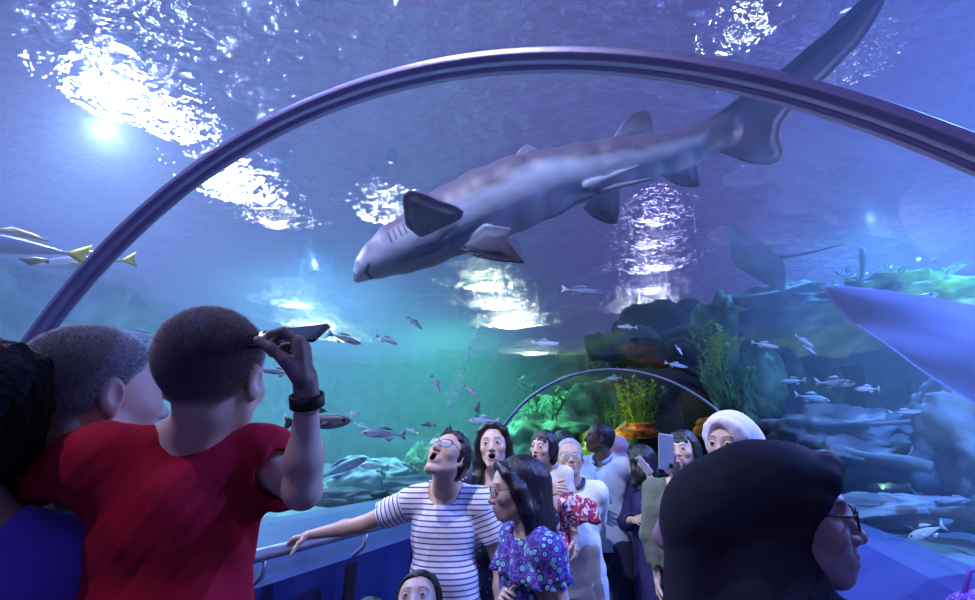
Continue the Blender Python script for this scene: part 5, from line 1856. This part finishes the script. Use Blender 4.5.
def fringe(B, H):
    for i in range(9):
        x = -.052 + .013 * i
        B.u(rcone(H.w(x * .7, .045, .098), H.w(x, .083 - abs(x) * .35, .045), .014 * H.hs, .008 * H.hs), .008)
    for q in (-1, 1):
        B.u(rcone(H.w(q * .070, .02, .04), H.w(q * .078, .015, -.045), .020 * H.hs, .014 * H.hs), .015)
        B.u(rcone(H.w(q * .05, -.06, .0), H.w(q * .06, -.05, -.075), .04 * H.hs, .03 * H.hs), .02)


b.hair('hair', e, HB, vol=.012, res=.0035, extra=fringe, disp=.0025)
b.shirt('top', e, mat('cream_cotton', (.66, .62, .60), .9), res=.005, sleeve=.6, hem=-.5, seed=31)
FLO = pat('red_floral', 'noise', scale=26, ramp=((0, (.75, .68, .72)), (.44, (.45, .03, .10)), (.60, (.08, .03, .09)), (.66, (.8, .7, .75))))
b.trousers('trousers', e, FLO, length=1.7, loose=.02, seed=32); b.shoes(e, mat('pink_shoe', (.5, .2, .3), .6))
# bundled floral cloth on the old man's arm
c = W(578, 506, 2.72)
B = S(); rg = random.Random(9)
for i in range(9):
    p = c + A((i - 4) * .020, rg.uniform(-.01, .01), rg.uniform(-.03, .035)); B.u(rcone(p + A(0, 0, .03), p + A(.01, 0, -.05), .022, .028), .012)
B.u(rcone(W(563, 505, 2.7), W(560, 565, 2.72), .03, .022), .02)
B.disp = wrinkle(44, 60, .006)
e2 = empty('floral_cloth', c, 'bundled red and white floral cloth over the old man forearm', 'cloth')
sdf_obj('cloth', B, .004, FLO, e2)

# ================================================================== old man in white polo
b, e = who(570, 458, 3.2, 184, 8, 0, hs=1.0, sc=.96, kind='man', label='old man with grey hair and wire glasses in a white polo shirt with dark collar', girth=1.12)
b.arm(1, W(566, 532, 2.95), pole=A(.3, .5, -1), curl=.5, fingers=A(-.8, -.2, .2), back=A(0, -1, .2))
b.arm(-1, W(594, 541, 3.08), pole=A(.25, 1, 0), curl=.4)
b.skin('body', e, SKIN, res=.007, hres=.0036, skin=ASIAN, brow=(.3, .3, .3)); b.H.eyes(e, np.array(e.location), gaze=(0, 5))
b.hair('hair', e, HG, vol=.007, res=.0035, hairline=.074, disp=.002)
b.glasses(e, FRAME2, LENS, w_=.025, hgt=.017, fr=.0013, yo=.105)
b.shirt('polo_shirt', e, mat('white_pique', (.72, .72, .70), .9), res=.006, inf=.018, sleeve=.95, hem=-.64, loose=.02, seed=41, wr_amp=.005, belly=.02)
collar(b, e, mat('dark_collar', (.03, .03, .07), .8), r=.084)
band(b.wr[-1] - (b.wr[-1] - b.el[-1]) * .08, b.wr[-1] - b.el[-1], .028, METAL, e, 'wristwatch', .009, A(.3, -1, 0), mat('black_glass'))
b.trousers('shorts', e, mat('white_shorts', (.62, .64, .72), .9), length=.85, loose=.03, top=-.44, seed=43); b.shoes(e, SHOE)

# ================================================================== head behind, light shirt
b, e = who(563, 447, 3.75, 20, 0, hs=.98, sc=.96, kind='man', label='dark haired person seen from behind, between held child and old man')
b.arm(1); b.arm(-1)
b.skin('body', e, SKIN, res=.008, hres=.004, skin=TAN); b.hair('hair', e, HB, vol=.010, res=.004, disp=.002)
b.shirt('shirt', e, mat('pale_green_shirt', (.55, .62, .60), .9), res=.007, hem=-.6, seed=45); b.trousers('trousers', e, DARKT, length=1.92); b.shoes(e, SHOE)

# ================================================================== man in light blue polo
b, e = who(599, 438, 3.95, 98, 6, 0, brel=150, hs=1.0, sc=1.05, kind='man', label='dark skinned man in a light blue polo shirt looking left')
b.arm(-1, W(617, 528, 3.8), pole=A(.2, 1, 0), curl=.4); b.arm(1, W(592, 500, 3.7), pole=A(-.4, .3, -1))
b.skin('body', e, SKIN, res=.007, hres=.004, skin=BROWN, lip=(.12, .05, .05)); b.H.eyes(e, np.array(e.location))
b.hair('hair', e, HB, vol=.006, res=.004, hairline=.076, disp=.003, df=260)
b.shirt('polo_shirt', e, mat('light_blue_pique', (.40, .47, .66), .9), res=.006, inf=.016, sleeve=.66, hem=-.60, loose=.016, seed=51)
collar(b, e, mat('light_blue_pique'), r=.082)
band(b.wr[-1] - (b.wr[-1] - b.el[-1]) * .08, b.wr[-1] - b.el[-1], .029, METAL, e, 'wristwatch', .009, A(.3, -1, 0), mat('black_glass'))
b.trousers('trousers', e, NAVY, length=1.92, seed=52); b.shoes(e, SHOE)

# ================================================================== pink headscarf behind him
b, e = who(617, 450, 4.5, 30, 0, hs=.96, sc=.95, kind='woman', label='person in a dusty pink headscarf behind the light blue polo shirt')
b.arm(1); b.arm(-1)
b.skin('body', e, SKIN, res=.009, hres=.005, skin=ASIAN)
hijab(b, e, mat('pink_scarf', (.50, .28, .36), .85), .006, seed=61)
b.shirt('robe', e, mat('plum_robe', (.12, .05, .10), .9), res=.009, sleeve=1.85, hem=-1.2, flare=.08, seed=62); b.shoes(e, SHOE)

# ================================================================== dark navy figure with raised phone
b, e = who(640, 461, 3.7, 60, 0, 0, brel=120, hs=.94, sc=.92, kind='woman', label='woman in a dark navy robe holding up a thin pale phone')
b.arm(1, W(634, 520, 3.45), pole=A(-.5, .3, -1), curl=.6); b.arm(-1, W(650, 478, 3.45), pole=A(.6, .1, -1), curl=.9, fingers=A(-.2, 0, 1), back=A(1, 0, 0))
b.skin('body', e, SKIN, res=.007, hres=.004, skin=ASIAN); b.H.eyes(e, np.array(e.location))
b.hair('hair', e, HB, vol=.010, res=.004, extra=long_hair(.14), disp=.002)
b.shirt('robe', e, mat('navy_robe', (.028, .022, .11), .85), res=.007, sleeve=1.75, hem=-1.2, flare=.06, seed=72); b.shoes(e, SHOE)
fp = W(644, 465, 3.42)
phone(fp, frame_from(A(.62, 0, -.78), A(-.6, -.35, -.5))[:, [1, 0, 2]] * A(1, 1, -1), 'thin pale phone held up by the woman in the navy robe', mat('phone_pale', (.55, .5, .55), .4), mat('black_glass'), (.068, .034, .004))

# ================================================================== child in olive jacket
b, e = who(684, 450, 2.8, 158, 2, 4, brel=166, hs=.86, sc=.80, kind='kid', label='child with black hair in an olive jacket, face half hidden by a raised phone', nb=W(677, 486, 2.82))
b.arm(1, b.sh[1] + A(-.05, -.08, -.42), pole=A(-1, .2, 0), curl=.4); b.arm(-1)
b.skin('body', e, SKIN, res=.006, hres=.0032, skin=PALE); b.H.eyes(e, np.array(e.location))
b.hair('hair', e, HB, vol=.012, res=.0035, extra=fringe, disp=.0025)
b.shirt('jacket', e, mat('olive_jacket', (.13, .15, .115), .85), res=.005, inf=.024, sleeve=1.9, hem=-.60, loose=.024, seed=81, wr_amp=.007, wr_f=36)
collar(b, e, mat('olive_rib', (.09, .11, .09), .85), r=.082, th=.016)
b.trousers('trousers', e, mat('violet_trousers', (.05, .03, .16), .9), length=1.92, seed=82); b.shoes(e, SHOE)

# ================================================================== white headscarf, holding the phone
b, e = who(730, 443, 2.05, 156, -4, -4, hs=1.0, sc=.93, kind='woman', label='woman in a pale pink white headscarf behind the black headscarf')
b.arm(1, W(676, 478, 2.0), pole=A(-.3, .2, -1), fingers=A(-.35, -.1, 1), back=A(.55, .8, 0), curls=(.55, .65, .75, .8), thumb=(.5, .7)); b.arm(-1)
b.skin('body', e, SKIN, res=.006, hres=.003, skin=(.58, .38, .32), brow=(.05, .03, .03), hand_res=.0025); b.H.eyes(e, np.array(e.location), gaze=(0, -12))
hijab(b, e, mat('white_scarf', (.74, .66, .70), .8), .004, seed=65, opening=(.066, .09, .10), oc=(0, .125, -.018), brim=.007, back=.005)
b.shirt('robe', e, mat('mauve_robe', (.20, .12, .18), .9), res=.007, sleeve=1.85, hem=-1.2, flare=.06, seed=92); b.shoes(e, SHOE)
phone(W(666, 452, 1.96), np.stack([A(.08, .1, 1) / 1.01, np.cross(A(-.35, .93, 0), A(.08, .1, 1)) / 1.01, A(-.35, .93, 0)], 1), 'silver phone held upright in front of the olive jacketed child', mat('phone_silver', (.42, .42, .47), .3, .4), mat('black_glass'), (.068, .035, .0042))

# ================================================================== children at the bottom
b, e = who(418, 606, 1.62, 168, 34, 4, brel=172, hs=.86, sc=.66, kind='kid', mouth=.012, label='child at the bottom edge looking up, in front of the striped man')
b.arm(1); b.arm(-1)
b.skin('body', e, SKIN, res=.006, hres=.003, skin=PALE); b.H.eyes(e, np.array(e.location), gaze=(0, 10))
b.hair('hair', e, HB, vol=.011, res=.0035, disp=.002)
b.shirt('t_shirt', e, mat('grey_blue_cotton', (.2, .22, .4), .9), res=.006, hem=-.6, seed=95); b.trousers('trousers', e, DARKT, length=1.92); b.shoes(e, SHOE)
b, e = who(364, 634, 1.75, 150, 10, 0, hs=.85, sc=.60, kind='kid', label='dark haired child just showing at the bottom edge, left of the child looking up')
b.arm(1); b.arm(-1)
b.skin('body', e, SKIN, res=.006, hres=.0036, skin=PALE); b.H.eyes(e, np.array(e.location))
b.hair('hair', e, HB, vol=.012, res=.0035, extra=fringe, disp=.002)
b.shirt('t_shirt', e, mat('blue_cotton', (.05, .06, .3), .9), res=.006, hem=-.6, seed=97); b.trousers('trousers', e, DARKT, length=1.92); b.shoes(e, SHOE)

# glittering bag on the right ledge
c = W(996, 622, 1.75)
B = S(); B.u(ell(c, A(.16, .11, .10)), .02); B.u(ell(c + A(.05, .02, -.05), A(.17, .12, .07)), .04); B.disp = wrinkle(3, 24, .008)
e = empty('bag', c, 'glittery violet bag lying on the right ledge in the bottom right corner', 'bag')
sdf_obj('pouch', B, .006, pat('violet_sequins', 'vor', scale=90, ramp=((0, (.75, .5, .9)), (.25, (.30, .12, .60)), (.5, (.15, .05, .4)))), e)
V, F = tube([c + A(-.1, 0, .06), c + A(-.05, 0, .16), c + A(.05, 0, .17), c + A(.1, 0, .06)], .008, 8); vf_obj('strap', np.array(V), F, mat('violet_strap', (.2, .06, .4), .6), e)
print('script time', time.time() - T00)
